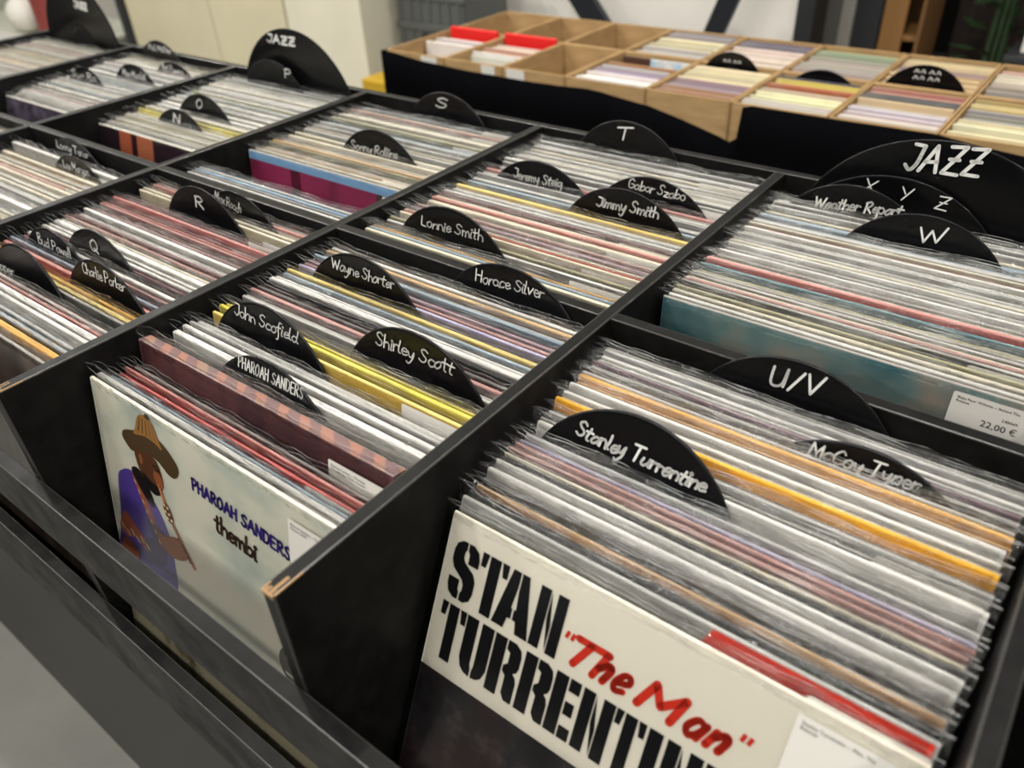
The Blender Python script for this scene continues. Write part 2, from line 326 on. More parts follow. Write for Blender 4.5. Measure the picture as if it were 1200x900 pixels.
# ------------------------------------------------------------------ record divider discs
DISCS = [
    ('O', -3, 'b', 0.1990, 9.7, -0.8811, 0.1892, -0.0729, 0.0875, 'O', (-16.4, 65.2, 2.4, 66.5)),
    ('N', -3, 'b', 0.1530, 11.6, -0.8796, 0.1395, -0.0830, 0.0875, 'N', (-15.4, 66.1, 5.7, 66.7)),
    ('s1', -4, 'b', 0.2650, 8.2, -1.1912, 0.2560, -0.0768, 0.0875, 'Max Mundell', (-38.0, 63.7, 40.2, 64.1)),
    ('s2', -4, 'b', 0.3240, 5.0, -1.1535, 0.3178, -0.0829, 0.0875, 'Art Powers', (-36.3, 71.2, 32.7, 68.6)),
    ('s3', -5, 'b', 0.3640, 3.0, -1.2567, 0.3613, -0.0633, 0.0875, 'Hal McNer', (-35.2, 69.0, 44.3, 67.8)),
    ('s4', -4, 'b', 0.2180, 10.8, -1.2850, 0.2057, -0.0812, 0.0875, 'Sun Ra', (-48.0, 66.1, 43.2, 66.4)),
    ('s5', -3, 'f', -0.0170, 4.1, -0.8810, -0.0218, -0.0793, 0.0875, 'Lonny Tenor', (-46.9, 67.9, 43.7, 66.8)),
    ('s6', -3, 'f', -0.0449, 4.4, -0.8252, -0.0506, -0.0852, 0.0875, 'Lee Morgan', (-34, 66, 36, 67)),
    ('JAZZP', -3, 'b', 0.3640, 3.0, -0.8470, 0.3610, -0.0684, 0.1500, 'JAZZ', (-58.8, 124.4, 14.5, 124.9)),
    ('S', -2, 'b', 0.3640, 2.0, -0.5057, 0.3622, -0.0621, 0.0875, 'S', (-20.4, 64.5, 5.1, 65.7)),
    ('Sonny', -2, 'b', 0.2100, 5.3, -0.4955, 0.2046, -0.0707, 0.0875, 'Sonny Rollins', (-53.0, 53.8, 38.4, 55.9)),
    ('T', -1, 'b', 0.3640, 2.0, -0.1973, 0.3624, -0.0561, 0.0875, 'T', (-16.0, 62.4, 6.4, 65.1)),
    ('JimmyS', -1, 'b', 0.2310, 2.2, -0.2395, 0.2286, -0.0729, 0.0875, 'Jeremy Steig', (-39.9, 61.2, 32.8, 62.0)),
    ('Gabor', -1, 'b', 0.2650, 2.1, -0.1044, 0.2626, -0.0776, 0.0875, 'Gabor Szabo', (-33.0, 70.2, 40.7, 69.5)),
    ('JSmith', -1, 'b', 0.1980, 2.2, -0.1023, 0.1958, -0.0673, 0.0875, 'Jimmy Smith', (-35.9, 62.3, 41.8, 65.2)),
    ('JAZZ', 0, 'b', 0.3640, 2.0, 0.1705, 0.3615, -0.0815, 0.1500, 'JAZZ', (-40.9, 114.9, 30.6, 119.9)),
    ('Weather', 0, 'b', 0.3400, 2.2, 0.0971, 0.3377, -0.0714, 0.0875, 'Weather Report', (-41.7, 56.2, 48.2, 64.9)),
    ('XYZ', 0, 'b', 0.3640, 2.0, 0.1325, 0.3570, -0.0990, 0.1250, 'X  Y  Z', (-35.9, 102.9, 50.3, 99.7)),
    ('W', 0, 'b', 0.2890, 2.6, 0.1808, 0.2865, -0.0663, 0.0875, 'W', (-6.4, 59.1, 18.6, 64.5)),
    ('Bud', -2, 'f', -0.1940, 7.0, -0.5931, -0.2019, -0.0780, 0.0875, 'Bud Powell', (-33.0, 64.8, 40.6, 64.5)),
    ('Q', -2, 'f', -0.1760, 6.7, -0.5298, -0.1828, -0.0713, 0.0875, 'Q', (-13.6, 63.4, 4.3, 64.1)),
    ('Charlie', -2, 'f', -0.2170, 7.4, -0.4444, -0.2240, -0.0672, 0.0875, 'Charlie Parker', (-35.8, 68.4, 43.2, 69.0)),
    ('R', -2, 'f', -0.0450, 4.5, -0.5297, -0.0495, -0.0692, 0.0875, 'R', (-12.0, 63.1, 6.7, 63.0)),
    ('Lonnie', -1, 'b', 0.0570, 2.5, -0.2305, 0.0547, -0.0648, 0.0875, 'Lonnie Smith', (-42.3, 59.2, 45.4, 62.2)),
    ('Wayne', -1, 'f', -0.0720, 5.6, -0.2306, -0.0772, -0.0651, 0.0875, 'Wayne Shorter', (-41.7, 64.9, 43.8, 66.7)),
    ('Horace', -1, 'f', -0.0090, 4.0, -0.1008, -0.0129, -0.0673, 0.0875, 'Horace Silver', (-40.4, 62.4, 39.1, 67.4)),
    ('Scofield', -1, 'f', -0.1790, 8.6, -0.2406, -0.1873, -0.0695, 0.0875, 'John Scofield', (-45.4, 66.4, 43.4, 65.8)),
    ('Shirley', -1, 'f', -0.1440, 7.6, -0.0950, -0.1508, -0.0650, 0.0875, 'Shirley Scott', (-44.0, 62.7, 42.4, 65.1)),
    ('Pharoah', -1, 'f', -0.2210, 9.7, -0.1867, -0.2324, -0.0823, 0.0875, 'PHAROAH SANDERS', (-39.1, 69.8, 43.9, 69.7)),
    ('Stanley', 0, 'f', -0.1300, 18.8, 0.1012, -0.1458, -0.0744, 0.0875, 'Stanley Turrentine', (-49.2, 55.0, 55.6, 52.6)),
    ('McCoy', 0, 'f', -0.0540, 12.5, 0.2375, -0.0695, -0.0885, 0.0875, 'McCoy Tyner', (-39.0, 67.8, 33.6, 70.5)),
    ('UV', 0, 'f', -0.0090, 9.0, 0.1704, -0.0200, -0.0692, 0.0875, 'U/V', (-21.9, 61.7, 17.8, 65.7)),
    ('P', -3, 'b', 0.3540, 3.0, -0.8950, 0.3516, -0.0574, 0.0875, 'P', (33.2, 64.1, 50.9, 63.4)),
    ('JAZZF', -5, 'b', 0.3640, 3.0, -1.5525, 0.3630, -0.0314, 0.1500, 'JAZZ', (6.7, 94.1, 57.4, 91.4)),
    ('Pepper', -2, 'f', -0.2430, 7.8, -0.5550, -0.2503, -0.0674, 0.0875, 'Art Pepper', (-111.0, 47.8, -29.2, 45.9)),
    ('Roach', -2, 'f', -0.0240, 4.2, -0.4900, -0.0285, -0.0737, 0.0875, 'Max Roach', (-41.4, 70.6, 7.5, 63.6)),
]
BIN_NAME = {(0, 'f'): 'nearest front bin', (0, 'b'): 'right back bin', (-1, 'f'): 'flute-cover bin',
 (-1, 'b'): 'bin behind flute-cover bin', (-2, 'f'): 'front bin left of flute cover', (-2, 'b'): 'magenta-cover bin',
 (-3, 'b'): 'orange-barred cover bin', (-3, 'f'): 'left-edge front bin', (-4, 'b'): 'violet-cover bin', (-5, 'b'): 'farthest left back bin', (-4, 'f'): 'farthest left front bin'}
def disc_mesh(Rd, lab):
    bm = bmesh.new(); seg = 96
    prof = [(0, .0010), (lab, .0010), (lab + .0006, .0006), (lab + .012, .0006), (lab + .0125, .0008), (Rd - .004, .0008), (Rd - .0028, .0012), (Rd - .0006, .0012), (Rd, .0006), (Rd, -.0006), (Rd - .0006, -.0012), (Rd - .004, -.0008), (lab, -.0010), (0, -.0010)]
    rings = []
    for r, y in prof:
        if r == 0: rings.append([bm.verts.new((0, -y, 0))])
        else: rings.append([bm.verts.new((r * math.cos(2 * math.pi * i / seg), -y, r * math.sin(2 * math.pi * i / seg))) for i in range(seg)])
    for a, b in zip(rings, rings[1:]):
        for i in range(seg):
            j = (i + 1) % seg
            if len(a) == 1: bm.faces.new((a[0], b[i], b[j]))
            elif len(b) == 1: bm.faces.new((a[i], b[0], a[j]))
            else: bm.faces.new((a[i], b[i], b[j], a[j]))
    bmesh.ops.recalc_face_normals(bm, faces=bm.faces)
    me = bpy.data.meshes.new('disc'); bm.to_mesh(me); bm.free()
    for p in me.polygons: p.use_smooth = True
    me.materials.append(M_VINYL); return me
def label_mesh(lab):
    bm = bmesh.new(); n = 64
    bmesh.ops.create_circle(bm, cap_ends=True, segments=n, radius=lab - .0005); bmesh.ops.rotate(bm, cent=(0, 0, 0), matrix=Matrix.Rotation(math.pi / 2, 3, 'X'), verts=bm.verts)
    bmesh.ops.translate(bm, vec=(0, -.00115, 0), verts=bm.verts)
    me = bpy.data.meshes.new('paper_label'); bm.to_mesh(me); bm.free(); me.materials.append(M_LABEL); return me
DM = {}
def build_disc(key, col, row, y, L, cx, yc, zc, Rd, text, tx):
    lab = .045 if Rd < .1 else .05
    if Rd not in DM: DM[Rd] = (disc_mesh(Rd, lab), label_mesh(lab))
    big = Rd > .1
    o = empty('record_divider', (cx, yc, H + zc), (-math.radians(L), 0, 0))
    bn = BIN_NAME[(col, row)]
    tag(o, DLAB[key] % bn, 'record divider', 'vinyl record dividers')
    obj('disc', DM[Rd][0], None, o); obj('paper_label', DM[Rd][1], None, o)
    bm = bmesh.new(); rr = random.Random(key)
    caps = text.upper() == text
    xh = (.0125 if key == 'JAZZ' else .0082 if len(text) == 1 or key in ('UV', 'XYZ', 'W') else .0062 if not caps else .0058) * (1.15 if big else 1)
    if len(text) == 1: xh = .0072
    if key in ('T',): xh = .0085
    if key == 'W': xh = .008
    if key == 'XYZ': xh = .0075
    w = {'JAZZ': .0036, 'JAZZP': .0034, 'JAZZF': .005, 'Stanley': .0019, 'Weather': .0019, 'JSmith': .0019}.get(key, .0014 if len(text) > 3 else .0020)
    a, b, c, d = [v * .001 for v in tx]
    if key == 'XYZ':                                   # three letters spaced far apart
        bm.free()
        for i, ch in enumerate('XYZ'):
            bm = bmesh.new(); x0 = a + (c - a - .013) * i / 2; z0 = b + (d - b) * i / 2
            write(bm, ch, (x0, z0), (x0 + .013, z0), xh, w, -.0018, .2, .05, rr); obj('handwritten_letter', bm, M_PAINT, o)
        return o
    write(bm, text, (a, b), (c, d), xh, w, -.0018, .22, .16 if not caps else .05, rr)
    obj('handwriting', bm, M_PAINT, o)
    return o
_n = 'black white-lettered divider, '
DLAB = {
 'Stanley': _n + 'only one amid %s', 'McCoy': _n + 'mostly sunk, rear half of %s', 'UV': 'black vinyl divider marked U/V, leaning on the cross panel of the %s',
 'W': 'black vinyl divider marked W in the %s', 'XYZ': 'black vinyl divider marked X Y Z in the %s', 'JAZZ': 'large black record marked JAZZ at the rear of the %s', 'Weather': _n + 'in front of X Y Z, %s',
 'T': 'black vinyl divider marked T against the rear of the %s', 'JimmyS': _n + 'left of the two side by side, %s', 'Gabor': _n + 'partly hidden behind another, %s', 'JSmith': _n + 'overlapping one behind it, %s', 'Lonnie': _n + 'foremost in the %s',
 'Wayne': _n + 'fourth from the front in the %s', 'Horace': _n + 'leaning on cross panel, rear of %s', 'Scofield': _n + 'before the pale yellow edge, left, %s', 'Shirley': _n + 'behind the lemon yellow edges, right, %s', 'Pharoah': 'sunk black divider lettered in white capitals, foremost in %s',
 'S': 'black vinyl divider marked S against the rear of the %s', 'Sonny': _n + 'midway in %s', 'Q': 'black vinyl divider marked Q in the %s', 'R': 'dark vinyl divider marked R in the %s', 'Roach': _n + 'half hidden behind R, %s',
 'Bud': _n + 'left of Q, %s', 'Charlie': _n + 'in front of Q, %s', 'Pepper': _n + 'cut by photo edge, %s', 'O': 'black vinyl divider marked O in the %s', 'N': 'black vinyl divider marked N in the %s', 'P': 'black vinyl divider marked P before the large one, %s',
 'JAZZP': 'large black JAZZ record behind P divider, %s', 's1': 'blurred black divider with white scrawl, middle one in %s', 's2': 'blurred greyish divider with white scrawl, rearmost in the %s', 's3': 'blurred divider with white scrawl against the rear of the %s', 's4': 'blurred divider with white scrawl, foremost in the %s',
 's5': 'blurred divider with white scrawl, touching the cross panel of the %s', 's6': 'blurred divider with white scrawl, the more forward one in the %s', 'JAZZF': 'large dark record divider standing at the rear of the %s'}
BD = {}
for d in DISCS:
    build_disc(*d); BD.setdefault((d[1], d[2]), []).append(d[3])

# ------------------------------------------------------------------ records
SW, SH = .315, .317
def cover_mesh(t):
    bm = bmesh.new()
    box(bm, 0, SW, 0, t, 0, SH)
    es = [e for e in bm.edges if all(v.co.z > SH - 1e-5 for v in e.verts) and abs(e.verts[0].co.y - e.verts[1].co.y) < 1e-6]
    bmesh.ops.bevel(bm, geom=es, offset=min(t * .42, .0011), segments=2, affect='EDGES', profile=.5)
    bm.normal_update()
    for f in bm.faces: f.material_index = 0 if abs(f.normal.y) > .95 else 1
    me = bpy.data.meshes.new('cover'); bm.to_mesh(me); bm.free(); me.materials.append(M_ART); me.materials.append(M_EDGE); return me
def film_geo(t, seed, nx=34, top=.0064):
    """open-topped poly sleeve: two sheets joined along the side seams, its mouth rippling above the cardboard"""
    rr = random.Random(seed); V, F, MI = [], [], []
    zs = [0.0, SH * .6, SH - .02, SH - .006, SH + .0008, SH + top * .5, SH + top - .0004, SH + top]
    f1, f2, p1, p2 = rr.uniform(8, 22), rr.uniform(35, 80), rr.uniform(0, 6), rr.uniform(0, 6)
    tilt = rr.uniform(-.0012, .0016)
    corner = rr.uniform(.0005, .0032)
    for side in (0, 1):
        jit = [rr.uniform(-.0005, .0005) for _ in range(nx + 1)]; zj = [rr.uniform(-.0005, .0005) for _ in range(nx + 1)]
        for j, z in enumerate(zs):
            for i in range(nx + 1):
                u = i / nx; x = -.0062 + u * (SW + .0108)
                k = (0, .1, .35, .5, .55, .8, 1, 1)[j]; edge = min(u, 1 - u) / .03
                op = min(1, edge)
                y0 = -.0007 if side == 0 else t + .0007
                mid = t * .5
                y = mid + (y0 - mid) * op
                wob = k * (.00075 * math.sin(f1 * u * 3 + p1 + side) + .0005 * math.sin(f2 * u + p2 + side * 2) + jit[i]) + (tilt if j >= 5 else 0) * (min(j, 6) - 4) * .5
                y += wob * (1 if j >= 5 else .15)
                zz = z
                if j >= 6: zz += zj[i] + .0011 * math.sin(f1 * u + p2)
                if j >= 5 and u < .03: zz += corner * (min(j, 6) - 4) * .5; x -= .001 * (min(j, 6) - 4)
                V.append((x, y, zz))
    n1 = nx + 1; o2 = n1 * len(zs)
    for side in (0, 1):
        for j in range(len(zs) - 1):
            for i in range(nx):
                a = side * o2 + j * n1 + i; F.append((a, a + 1, a + n1 + 1, a + n1)); MI.append(2 if j == 6 else 1 if j >= 3 else 0)
    return V, F, MI
def film_mesh(t, seed):
    V, F, MI = film_geo(t, seed); me = bpy.data.meshes.new('plastic_sleeve'); me.from_pydata(V, [], F); me.update()
    for p in me.polygons: p.use_smooth = True; p.material_index = MI[p.index]
    me.materials.append(M_FILM); me.materials.append(M_LIP); me.materials.append(M_RIM); return me
THK = {'thin': .0027, 'mid': .0034, 'thick': .0046, 'double': .0064, 'boxed': .0125}
CM = {k: cover_mesh(t) for k, t in THK.items()}
FM = {k: [film_mesh(t, 10 * i + len(k)) for i in range(6)] for k, t in THK.items()}
def sticker_mesh():
    bm = bmesh.new(); r = .002; w, h = .064, .038; pts = []
    for cx, cz, a0 in ((r, -r, 90), (r, -h + r, 180), (w - r, -h + r, 270), (w - r, -r, 0)):
        for k in range(4): a = math.radians(a0 + 30 * k); pts.append((cx + r * math.cos(a), cz + r * math.sin(a)))
    poly(bm, pts); me = bpy.data.meshes.new('price_sticker'); bm.to_mesh(me); bm.free(); me.materials.append(M_PAPER); return me
STK = sticker_mesh()
PAL = {   # name: (edge sRGB, art sRGB)
 'white': ((212, 210, 206), (186, 184, 178)), 'cream': ((208, 200, 180), (180, 170, 146)), 'light grey': ((184, 183, 179), (138, 137, 134)), 'grey': ((150, 148, 143), (92, 90, 87)), 'dark grey': ((92, 90, 88), (38, 37, 37)), 'black': ((34, 33, 32), (14, 14, 14)),
 'white-edged black': ((190, 188, 183), (20, 20, 20)), 'white-edged grey': ((192, 190, 186), (86, 86, 86)), 'dusty pink': ((168, 126, 120), (134, 92, 88)), 'red': ((188, 88, 82), (180, 52, 48)), 'coral red': ((192, 132, 124), (186, 96, 90)), 'magenta': ((176, 58, 96), (150, 36, 74)),
 'golden yellow': ((226, 172, 50), (222, 160, 24)), 'pale yellow': ((222, 200, 120), (208, 176, 80)), 'lemon': ((218, 206, 88), (206, 190, 48)), 'amber': ((208, 158, 74), (200, 146, 58)), 'tan': ((196, 162, 116), (160, 116, 70)), 'blue grey': ((140, 156, 168), (90, 112, 130)), 'light blue': ((150, 184, 212), (96, 140, 184)), 'teal': ((96, 128, 134), (54, 92, 100)),
 'mauve': ((150, 124, 134), (108, 82, 96)), 'maroon': ((104, 62, 68), (62, 30, 36)), 'brown': ((140, 104, 78), (92, 60, 40)), 'olive': ((156, 152, 118), (112, 108, 76)), 'lavender': ((172, 166, 190), (130, 124, 156))}
MIXES = {'a': 'white white white light_grey light_grey light_grey white-edged_grey white-edged_grey white-edged_black white-edged_black cream grey grey dark_grey dusty_pink blue_grey mauve'.split(),
 'b': 'white white white white cream cream cream cream light_grey light_grey light_grey light_grey white-edged_grey tan dusty_pink olive blue_grey'.split(),
 'c': 'white light_grey cream dusty_pink coral_red mauve dusty_pink maroon light_grey white-edged_grey cream grey tan'.split()}
ORD = ['frontmost', 'second', 'third', 'fourth', 'fifth', 'sixth', 'seventh', 'eighth', 'ninth', 'tenth']
def ordn(i):
    if i < 10: return ORD[i]
    n = i + 1; return '%d%s' % (n, 'th' if 10 <= n % 100 <= 20 else {1: 'st', 2: 'nd', 3: 'rd'}.get(n % 10, 'th'))
RECS = {}
def record(col, x, y, L, tk, pal, seed, hs=1.0, mats=None):
    rr = random.Random(seed); h = SH * hs
    L = max(.4, L); yb = y - h * math.sin(math.radians(L))
    o = empty('vinyl_record', (x, yb, H - .3305), (-math.radians(L), 0, 0))
    c = obj('cover', CM[tk] if not mats else CM[tk].copy(), None, o); c.scale = (1, 1, hs)
    if mats:
        for i, m in enumerate(mats): c.data.materials[i] = m
    e, a = PAL[pal]; v = rr.uniform(.92, 1.06)
    c.color = (*[min(1, q * v) for q in lin(e)], 1); c['art_color'] = [q * v for q in lin(a)]
    f = obj('plastic_sleeve', rr.choice(FM[tk]), None, o); f.scale = (1, 1, hs)
    return o, c, f
def sticker(o, z=SH - .004, x=.2505, t=0):
    s = obj('price_sticker', STK, None, o, loc=(x, -.0022, z)); return s
STACK = {}     # records of one bin in order
def fill(key, y0, L0, y1, L1, mix, seed, spec=(), gap=(.0013, .0026), tset=('thin', 'mid', 'mid', 'thick', 'mid', 'double'), ylast=None, first=None, wallmin=None):
    """lay records from y0 (front) to y1 (back) along their top edges, leaving room for the divider discs"""
    col, row = key; rr = random.Random(seed); y = y0; out = []; spec = sorted(spec); discs = sorted(BD.get(key, []))
    lo = -.3645 if row == 'f' else .009
    yb_prev = lo; i = 0
    while y < y1:
        spec_used = None; tk = rr.choice(tset); pal = rr.choice(MIXES[mix]).replace('_', ' '); hs = rr.uniform(.981, 1.006) if rr.random() < .8 else rr.uniform(.965, .98); mats = None
        if spec and y >= spec[0][0] - .003:
            s = spec.pop(0); spec_used = s; pal = s[1]; tk = s[2] if len(s) > 2 and s[2] else 'thick'; mats = s[3] if len(s) > 3 else None; hs = s[4] if len(s) > 4 else rr.uniform(.997, 1.008)
        u = (y - y0) / (y1 - y0); L = L0 + (L1 - L0) * u
        t = THK[tk]; adv = (t + rr.uniform(*gap) + (rr.uniform(.001, .004) if rr.random() < .16 else 0)) / math.cos(math.radians(L)) + (s[5] if spec_used and len(s) > 5 else 0)
        hit = [d for d in discs if y - .0022 < d < y + adv + .0018]
        if hit and i > 0: y = max(hit) + .0032; discs = [d for d in discs if d > max(hit)]; spec = ([spec_used] if spec_used else []) + spec; continue
        sn = (y - lo) / (SH * hs); L = min(L, math.degrees(math.asin(max(.008, min(1, sn)))))
        o, c, f = record(col, col * W + .0145 + rr.uniform(-.0012, .0016), y, L, tk, pal, rr.random(), hs, mats)
        out.append((o, c, pal, tk, y)); y += adv; i += 1
    for i, (o, c, pal, tk, yy) in enumerate(out):
        word = {'boxed': 'thick boxed record', 'double': 'thick record', 'thin': 'thin record'}.get(tk, 'record')
        tag(o, '%s %s in clear sleeve, %s from front, %s' % (pal, word, ordn(i) if i else 'first', BIN_NAME[key]), 'record', 'records in the ' + BIN_NAME[key])
        if i > 0 and rr.random() < .45: sticker(o, SH - rr.choice([.001, .004, .008]))
    STACK[key] = out; return out

# cover prints of the records that show their faces
def cover_base(name, col, rough=.3):
    m = mat(name, col, rough, .5); return m, NT(m)
mS, q = cover_base('cream_cover_print', lin((222, 215, 196))); v = q.coords()
sep = q.n('ShaderNodeSeparateXYZ'); q.l(v, sep.inputs[0])
below = q.math('LESS_THAN', sep.outputs[2], SH - .124)
n1 = q.noise(v, 16, 8, .7); n2 = q.noise(v, 9, 3)
dark = q.mix(q.ramp(n2, [(.42, (0, 0, 0)), (.7, (1, 1, 1))]), q.ramp(n1, [(.38, (.004, .004, .006)), (.56, (.028, .025, .028)), (.72, (.16, .13, .12))]), (.045, .012, .012))
q.l(q.mix(below, lin((222, 217, 203)), dark), q.b.inputs['Base Color'])
mT, q = cover_base('clouded_cover_print', lin((200, 198, 180))); v = q.coords((1, 1, 1.6))
sep = q.n('ShaderNodeSeparateXYZ'); q.l(q.coords(), sep.inputs[0])
n1 = q.noise(v, 9, 4, .5)
sky = q.ramp(n1, [(.32, lin((182, 192, 184))), (.5, lin((224, 224, 208))), (.7, lin((236, 228, 212)))])
rock = q.ramp(q.noise(q.coords(), 13, 7, .7), [(.34, lin((52, 48, 42))), (.42, lin((140, 130, 106))), (.50, lin((206, 198, 170)))])
c1 = q.mix(q.math('LESS_THAN', sep.outputs[2], SH - .178), sky, lin((150, 170, 186)))
c1 = q.mix(q.math('LESS_THAN', sep.outputs[2], SH - .192), c1, rock); q.l(c1, q.b.inputs['Base Color'])
mTeal, q = cover_base('teal_cover_print', lin((70, 110, 116))); v = q.coords((1, 1, 1))
n1 = q.noise(v, 9, 3, .6); q.l(q.ramp(n1, [(.30, lin((44, 72, 76))), (.45, lin((80, 122, 130))), (.58, lin((128, 152, 150))), (.7, lin((170, 158, 146)))]), q.b.inputs['Base Color'])
mMag, q = cover_base('magenta_cover_print', lin((158, 36, 86))); v = q.coords((1, 1, .5)); sep = q.n('ShaderNodeSeparateXYZ'); q.l(q.coords(), sep.inputs[0])
n1 = q.noise(v, 9, 2); c1 = q.ramp(n1, [(.30, lin((80, 34, 52))), (.42, lin((140, 46, 84))), (.75, lin((158, 58, 98)))])
c1 = q.mix(q.math('LESS_THAN', q.math('ABSOLUTE', q.math('SUBTRACT', sep.outputs[0], .098)), .010), c1, lin((92, 24, 50)))
c1 = q.mix(q.math('GREATER_THAN', sep.outputs[0], .255), c1, lin((70, 60, 56)))
c1 = q.mix(q.math('GREATER_THAN', sep.outputs[2], SH - .012), c1, lin((128, 168, 204))); q.l(c1, q.b.inputs['Base Color'])
mOr, q = cover_base('orange_barred_cover_print', lin((40, 26, 34))); sep = q.n('ShaderNodeSeparateXYZ'); q.l(q.coords(), sep.inputs[0])
c1 = q.ramp(q.math('MULTIPLY', sep.outputs[0], 1 / SW), [(0, lin((36, 24, 30))), (.19, lin((166, 90, 64))), (.30, lin((52, 20, 30))), (.35, lin((172, 104, 74))), (.49, lin((46, 30, 40)))], 'CONSTANT'); q.l(c1, q.b.inputs['Base Color'])
mBr, q = cover_base('dark_brown_cover_print', lin((72, 58, 52))); q.l(q.ramp(q.noise(q.coords((8, 1, .6)), 4, 4), [(.35, lin((58, 46, 42))), (.65, lin((104, 88, 80)))]), q.b.inputs['Base Color'])
mVi, q = cover_base('dark_violet_cover_print', lin((66, 58, 74))); q.l(q.ramp(q.noise(q.coords(), 40, 5), [(.35, lin((40, 36, 48))), (.65, lin((96, 88, 104)))]), q.b.inputs['Base Color'])
mBox, q = cover_base('maroon_box_print', lin((74, 42, 50)))
q.l(q.ramp(q.noise(q.coords((4, 1, 1)), 9, 3), [(.4, lin((66, 38, 46))), (.7, lin((104, 62, 62)))]), q.b.inputs['Base Color'])
mBoxT, q = cover_base('striped_box_top', lin((150, 110, 96))); wv = q.n('ShaderNodeTexWave', bands_direction='DIAGONAL'); wv.inputs['Scale'].default_value = 24; wv.inputs['Distortion'].default_value = 2.5
q.l(q.coords((1, 1, 0)), wv.inputs[0]); q.l(q.mix(q.ramp(q.noise(q.coords(), 14, 2), [(.45, (0, 0, 0)), (.55, (1, 1, 1))]), q.ramp(wv.outputs['Fac'], [(.5, lin((104, 78, 78))), (.62, lin((136, 94, 80)))]), q.ramp(wv.outputs['Fac'], [(.5, lin((100, 80, 80))), (.62, lin((126, 102, 88)))])), q.b.inputs['Base Color'])
mEdgeCream = mat('cream_cover_edge', lin((226, 220, 204)), .5); mEdgeDim = mat('grey_cover_edge', lin((150, 146, 140)), .5)

A = fill((0, 'f'), -.2255, 25.6, -.016, 9, 'a', 11, [
 (-.2255, 'cream', 'mid', (mS, mEdgeCream), 1.004, .0042), (-.2160, 'light grey', 'mid', None, 1.024, .0016), (-.2090, 'black', 'thick', None, 1.014), (-.2015, 'tan', 'thin', None, 1.004, .0008), (-.1965, 'dark grey', 'thick', None, 1.010), (-.189, 'white', 'thick', None, 1.018), (-.182, 'white', 'mid', None, 1.022), (-.176, 'black', 'thick', None, 1.016), (-.169, 'cream', 'thin', None, 1.008),
 (-.164, 'dusty pink', 'thick', None, 1.012), (-.157, 'dusty pink', 'mid', None, 1.012), (-.151, 'lavender', 'mid', None, 1.004), (-.145, 'light grey', 'mid', None, 1.0), (-.128, 'white', 'thick', None, 1.004), (-.120, 'grey', 'mid', None, .996), (-.114, 'light grey', 'mid', None, .996), (-.108, 'grey', 'thin', None, .985, .001), (-.103, 'golden yellow', 'thick', None, 1.012), (-.095, 'light grey', 'mid', None, .998), (-.089, 'white', 'thick'), (-.082, 'white', 'thick', None, 1.006), (-.075, 'tan', 'thin', None, .998), (-.070, 'amber', 'thick', None, 1.010),
 (-.051, 'grey', 'mid'), (-.045, 'mauve', 'thin'), (-.040, 'light grey', 'mid'), (-.034, 'white', 'thick'), (-.027, 'light grey', 'mid'), (-.021, 'grey', 'mid')], gap=(.0013, .0022))
B = fill((-1, 'f'), -.3, 11.6, -.014, 4, 'a', 23, [
 (-.3, 'cream', 'mid', (mT, mEdgeCream), 1.003, .0015), (-.292, 'light grey', 'thick', None, 1.0, .003), (-.283, 'blue grey', 'thin', None, .974, .002), (-.275, 'red', 'thin', None, .970, .002), (-.268, 'coral red', 'thin', None, .974, .003), (-.260, 'grey', 'thin', None, .962, .006), (-.252, 'maroon', 'boxed', (mBox, mBoxT), 1.034), (-.217, 'white', 'double'), (-.208, 'white', 'thick'), (-.199, 'light grey', 'mid'), (-.175, 'pale yellow', 'mid'), (-.169, 'lemon', 'thick'), (-.160, 'lemon', 'thin'), (-.139, 'light grey', 'mid'), (-.133, 'dusty pink', 'thick'), (-.124, 'dark grey', 'mid'), (-.118, 'black', 'mid'),
 (-.104, 'white', 'double'), (-.096, 'white', 'mid'), (-.090, 'blue grey', 'mid'), (-.083, 'pale yellow', 'thick'), (-.076, 'lavender', 'mid'), (-.064, 'dusty pink', 'mid'), (-.058, 'mauve', 'mid'), (-.045, 'blue grey', 'mid'), (-.030, 'tan', 'thick'), (-.024, 'white', 'thick')])
Cb = fill((0, 'b'), .075, 4.6, .3505, 1.6, 'b', 37, [(.07, 'teal', 'mid', (mTeal, mEdgeDim), 1.0), (.083, 'white', 'thick'), (.092, 'cream', 'thick'), (.100, 'olive', 'mid'), (.110, 'white-edged black', 'mid'), (.116, 'dusty pink', 'thick'), (.128, 'white-edged grey', 'mid'), (.134, 'white-edged black', 'mid'), (.148, 'teal', 'mid'), (.156, 'coral red', 'thick', None, 1.012), (.163, 'white-edged black', 'mid')], gap=(.0011, .002))
Db = fill((-1, 'b'), .026, 2.8, .360, 1.6, 'b', 41, [(.026, 'cream', 'thick'), (.033, 'blue grey', 'thick'), (.040, 'amber', 'thin'), (.064, 'olive', 'mid'), (.074, 'cream', 'mid'), (.082, 'red', 'thin'), (.098, 'mauve', 'mid'), (.112, 'dusty pink', 'mid'), (.135, 'coral red', 'thick'), (.150, 'maroon', 'mid'), (.182, 'pale yellow', 'thick'), (.24, 'coral red', 'mid')], gap=(.0011, .002))
